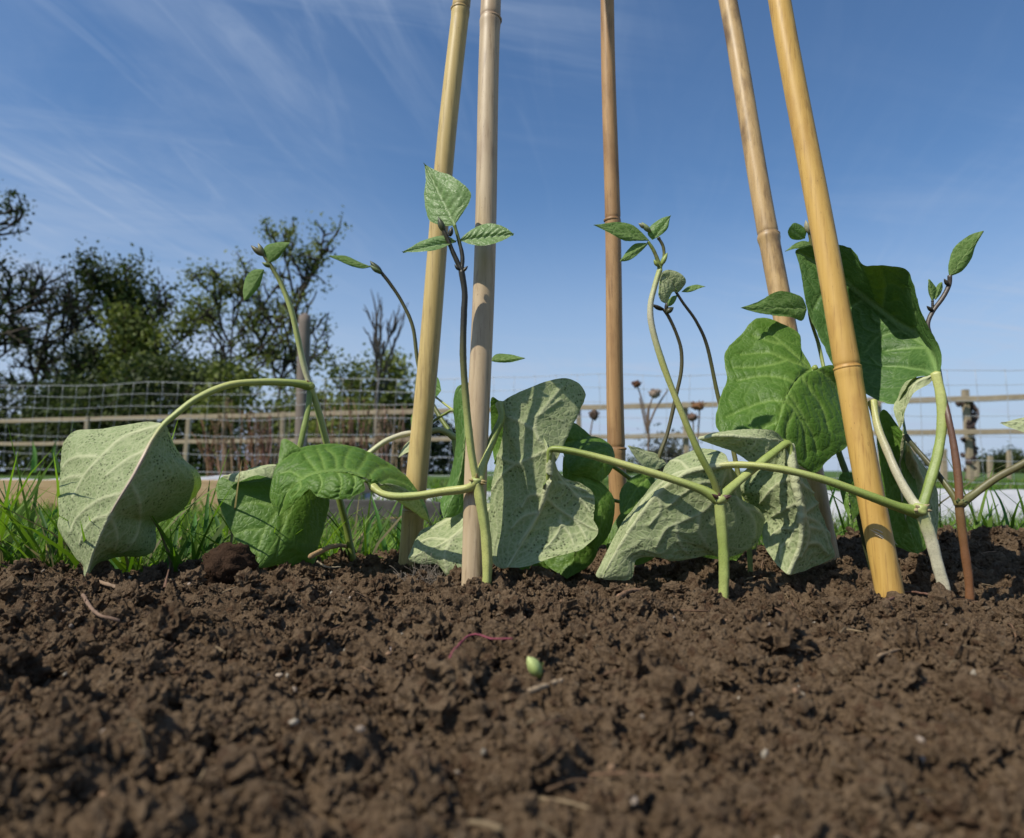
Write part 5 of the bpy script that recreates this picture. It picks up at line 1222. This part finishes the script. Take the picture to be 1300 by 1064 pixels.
# ------------------------------------------------------------------ TREES
def tree(name, label, px, Y, ytop, wpx, lean=0.0, trunk_r=.10, levels=3, kids=(5, 5, 5), leaves=2500, leaf=.09, cols=((.03, .05, .012), (.06, .09, .022)), sparse=.5, spread=.9, upw=.25, first=.28, seed=1, cpx=None, group='trees beyond the fences', bark=(.05, .042, .034), blob=.35, cat='tree', skirt=0.0):
    rs = np.random.default_rng(seed)
    base = at(px, 600, Y); base[2] = LAWN
    top = at(px, ytop, Y); H = top[2] - LAWN; W = wpx * Y / F
    segs = []; tips = []
    def grow(p, d, L, r, lev):
        n = 6; P = [p]; dd = d.copy()
        for i in range(n):
            dd = dd + rs.normal(size=3) * (.16 if lev else .10) + np.array((0, 0, .05 * upw)); dd /= np.linalg.norm(dd)
            P.append(P[-1] + dd * L / n)
        P = np.array(P); rad = np.linspace(r, r * (.45 if lev < levels else .3), n + 1)
        segs.append((P, rad, lev))
        if lev >= levels:
            tips.extend([P[-1], P[-2], P[-3], P[-4]]); return
        nk = kids[min(lev, len(kids) - 1)]
        for k in range(nk):
            f = (first if lev == 0 else .25) + (1 - (first if lev == 0 else .25)) * (k + rs.random()) / nk
            f = min(f, .995); q = f * n; i = int(q); pos = P[i] + (P[min(i + 1, n)] - P[i]) * (q - i)
            az = rs.uniform(0, 2 * PI) if lev else k * 2.4 + rs.normal() * .5
            side = np.array((math.cos(az), math.sin(az), 0)); t = P[min(i + 1, n)] - P[i]; t /= np.linalg.norm(t)
            dn = t * (1 - spread * .6) + side * spread + np.array((0, 0, upw)) * rs.uniform(.3, 1.4); dn /= np.linalg.norm(dn)
            grow(pos, dn, L * rs.uniform(.42, .68) * (1.15 - .45 * f if lev == 0 else 1), max(rad[i] * .55, .006), lev + 1)
    d0 = np.array((lean, 0, 1.0)); d0 /= np.linalg.norm(d0)
    grow(np.zeros(3), d0, 1.0, trunk_r / H, 0)
    allp = np.concatenate([s[0] for s in segs]); 
    zx = np.percentile(allp[:, 2], 99.5); hw = np.percentile(np.abs(allp[:, 0] - np.median(allp[:, 0])), 97)
    sz = H / zx * .97; sx = (W / 2) / hw * .95
    S = np.array((sx, sx, sz))
    cx = 0 if cpx is None else (cpx - px) * Y / F
    def tf(P):
        Q = P * S; Q[:, 0] += cx * np.clip(Q[:, 2] / H, 0, 1) ** 1.2; return Q + base
    e = empty(name, tuple(base), label, cat, group)
    tr = MB(); br = MB()
    for P, rad, lev in segs:
        V, Q, T, C = tube(tf(P.copy()), np.maximum(rad * H, .007), 8 if lev == 0 else (5 if lev == 1 else 3), np.tile(bark, (len(P), 1)), cap=False)
        (tr if lev == 0 else br).add(V, Q, None, C)
    tr.build('trunk', M['bark'], e); br.build('branches', M['bark'], e)
    if leaves:
        tips = tf(np.array(tips)); tp = tips[rs.integers(len(tips), size=leaves)]
        keep_noise = fbm(tp[:, 0] * .9 + seed, tp[:, 2] * .9 + tp[:, 1] * .5, 3)
        tp = tp[keep_noise > np.quantile(keep_noise, sparse * .55)]
        n = len(tp); c = tp + rs.normal(size=(n, 3)) * blob
        if skirt:
            k = int(n * skirt); ph = rs.uniform(0, 2 * PI, k); rr = np.sqrt(rs.random(k)) * W * .48; zz = rs.random(k) ** 1.1 * H * .62
            sk = np.stack((base[0] + cx * .5 + np.cos(ph) * rr, base[1] + np.sin(ph) * rr, LAWN + zz), 1); c = np.vstack((c, sk)); n = len(c)
        c[:, 2] = np.maximum(c[:, 2], LAWN + .05)
        A = rs.normal(size=(n, 3)); A /= np.linalg.norm(A, axis=1)[:, None]; B = np.cross(A, rs.normal(size=(n, 3))); B /= np.linalg.norm(B, axis=1)[:, None]
        l = leaf * rs.uniform(.6, 1.35, n)[:, None]
        V = np.stack((c - A * l, c + B * l * .55, c + A * l, c - B * l * .55), 1).reshape(-1, 3)
        Q = np.arange(4 * n).reshape(n, 4)
        g = np.clip(.5 + 1.6 * fbm(c[:, 0] * .8 + 5, c[:, 2] * .8 + c[:, 1] * .7, 3) + rs.normal(size=n) * .18, 0, 1)[:, None]
        C = np.repeat(np.array(cols[0]) * (1 - g) + np.array(cols[1]) * g, 4, 0)
        mb = MB(); mb.add(V, Q, None, C); mb.build('crown', M['foliage'], e, smooth=False)
    return e

DK = ((.016, .028, .008), (.070, .092, .022)); MG = ((.065, .09, .016), (.18, .21, .05)); BR = ((.03, .036, .014), (.07, .075, .028)); PALE = ((.10, .12, .05), (.20, .20, .09))
tree('tree', 'leafy tree at the far left edge, only its outer branches in view', -112, 26, 205, 260, 0, .16, 3, (7, 6, 5), 5200, .10, DK, .5, .95, .3, .25, 11, blob=.22)
tree('tree', 'dark twiggy tree nearly bare, second from the left edge', 12, 30, 322, 140, .05, .10, 3, (8, 6, 6), 5200, .050, BR, .2, .95, .3, .30, 12, cpx=38, blob=.30)
tree('tree', 'dense dark green tree with a rounded top, left of the tall sparse pair', 122, 31, 338, 128, .02, .16, 3, (8, 6, 5), 9000, .11, DK, .35, .8, .3, .16, 13, blob=.34, skirt=.35)
tree('tree', 'dense green tree lower than its dark neighbour, with a long branch to the right', 192, 29, 366, 150, .06, .14, 3, (8, 6, 5), 8200, .11, MG, .35, .95, .2, .14, 14, blob=.34, cpx=198, skirt=.4)
tree('tree', 'pale yellow green young tree peeping out between the dark trees', 90, 36, 396, 62, 0, .08, 2, (9, 6), 2600, .09, PALE, .2, .6, .5, .12, 15, blob=.25, skirt=.2)
tree('tree', 'tall sparse tree with thin leafy branches, left one of the pair', 290, 28, 322, 120, .04, .065, 3, (7, 5, 4), 4200, .078, MG, .65, 1.0, .30, .28, 116, cpx=300, blob=.2)
tree('tree', 'tallest sparse tree behind the round post, open crown against the sky', 345, 27, 279, 122, -.02, .060, 3, (9, 5, 4), 5000, .078, MG, .6, 1.05, .32, .28, 117, cpx=344, blob=.2)
tree('tree', 'leafless crooked tree left of the leftmost cane', 474, 24, 366, 52, .06, .09, 3, (4, 4, 3), 0, .05, BR, .5, .7, .5, .38, 18, cpx=482, bark=(.075, .068, .06))
BG = 'bushes and hedges beyond the fences'
def bush(label, px, Y, ytop, w, cols, n, seed, leaf_=.09):
    tree('bush', label, px, Y, ytop, w, 0, .06, 2, (9, 6), n, leaf_, cols, .2, .9, .3, .06, seed, group=BG, blob=.26, cat='bush', skirt=.8)
bush('light green bush with a loose top right of the round post', 446, 25, 449, 88, MG, 3000, 21)
bush('narrow upright bush close to the leftmost cane', 503, 26, 452, 46, MG, 2200, 22)
bush('very dark bush under the twiggy tree at the left edge', 8, 25, 482, 130, DK, 3800, 23)
bush('very dark bush below the dense rounded tree', 95, 24, 470, 140, DK, 4600, 24)
bush('dark green bush below the lower dense tree', 195, 23.5, 455, 150, DK, 4600, 25)
bush('mid green bush at the foot of the tall sparse pair', 292, 24, 470, 120, MG, 3600, 26)
bush('low green bush directly behind the round post', 385, 24, 492, 110, MG, 3000, 27)
bush('low dark bush behind the leftmost bamboo cane', 545, 27, 510, 80, DK, 2000, 28)
bush('low grey bush just above the field, right of the lone middle cane', 850, 20, 562, 50, ((.05, .055, .04), (.10, .10, .075)), 1400, 29, .06)
bush('distant dark hedge bush at the right, left of its neighbour', 1250, 46, 579, 36, DK, 1400, 30, .10)
bush('distant dark hedge bush at the right edge', 1291, 46, 576, 34, DK, 1400, 31, .10)
bush('small distant bush between the golden cane and the reddish stem', 1140, 40, 585, 60, DK, 1400, 32, .09)
bush('small distant bush behind the lone middle cane', 770, 40, 583, 90, DK, 1600, 33, .09)
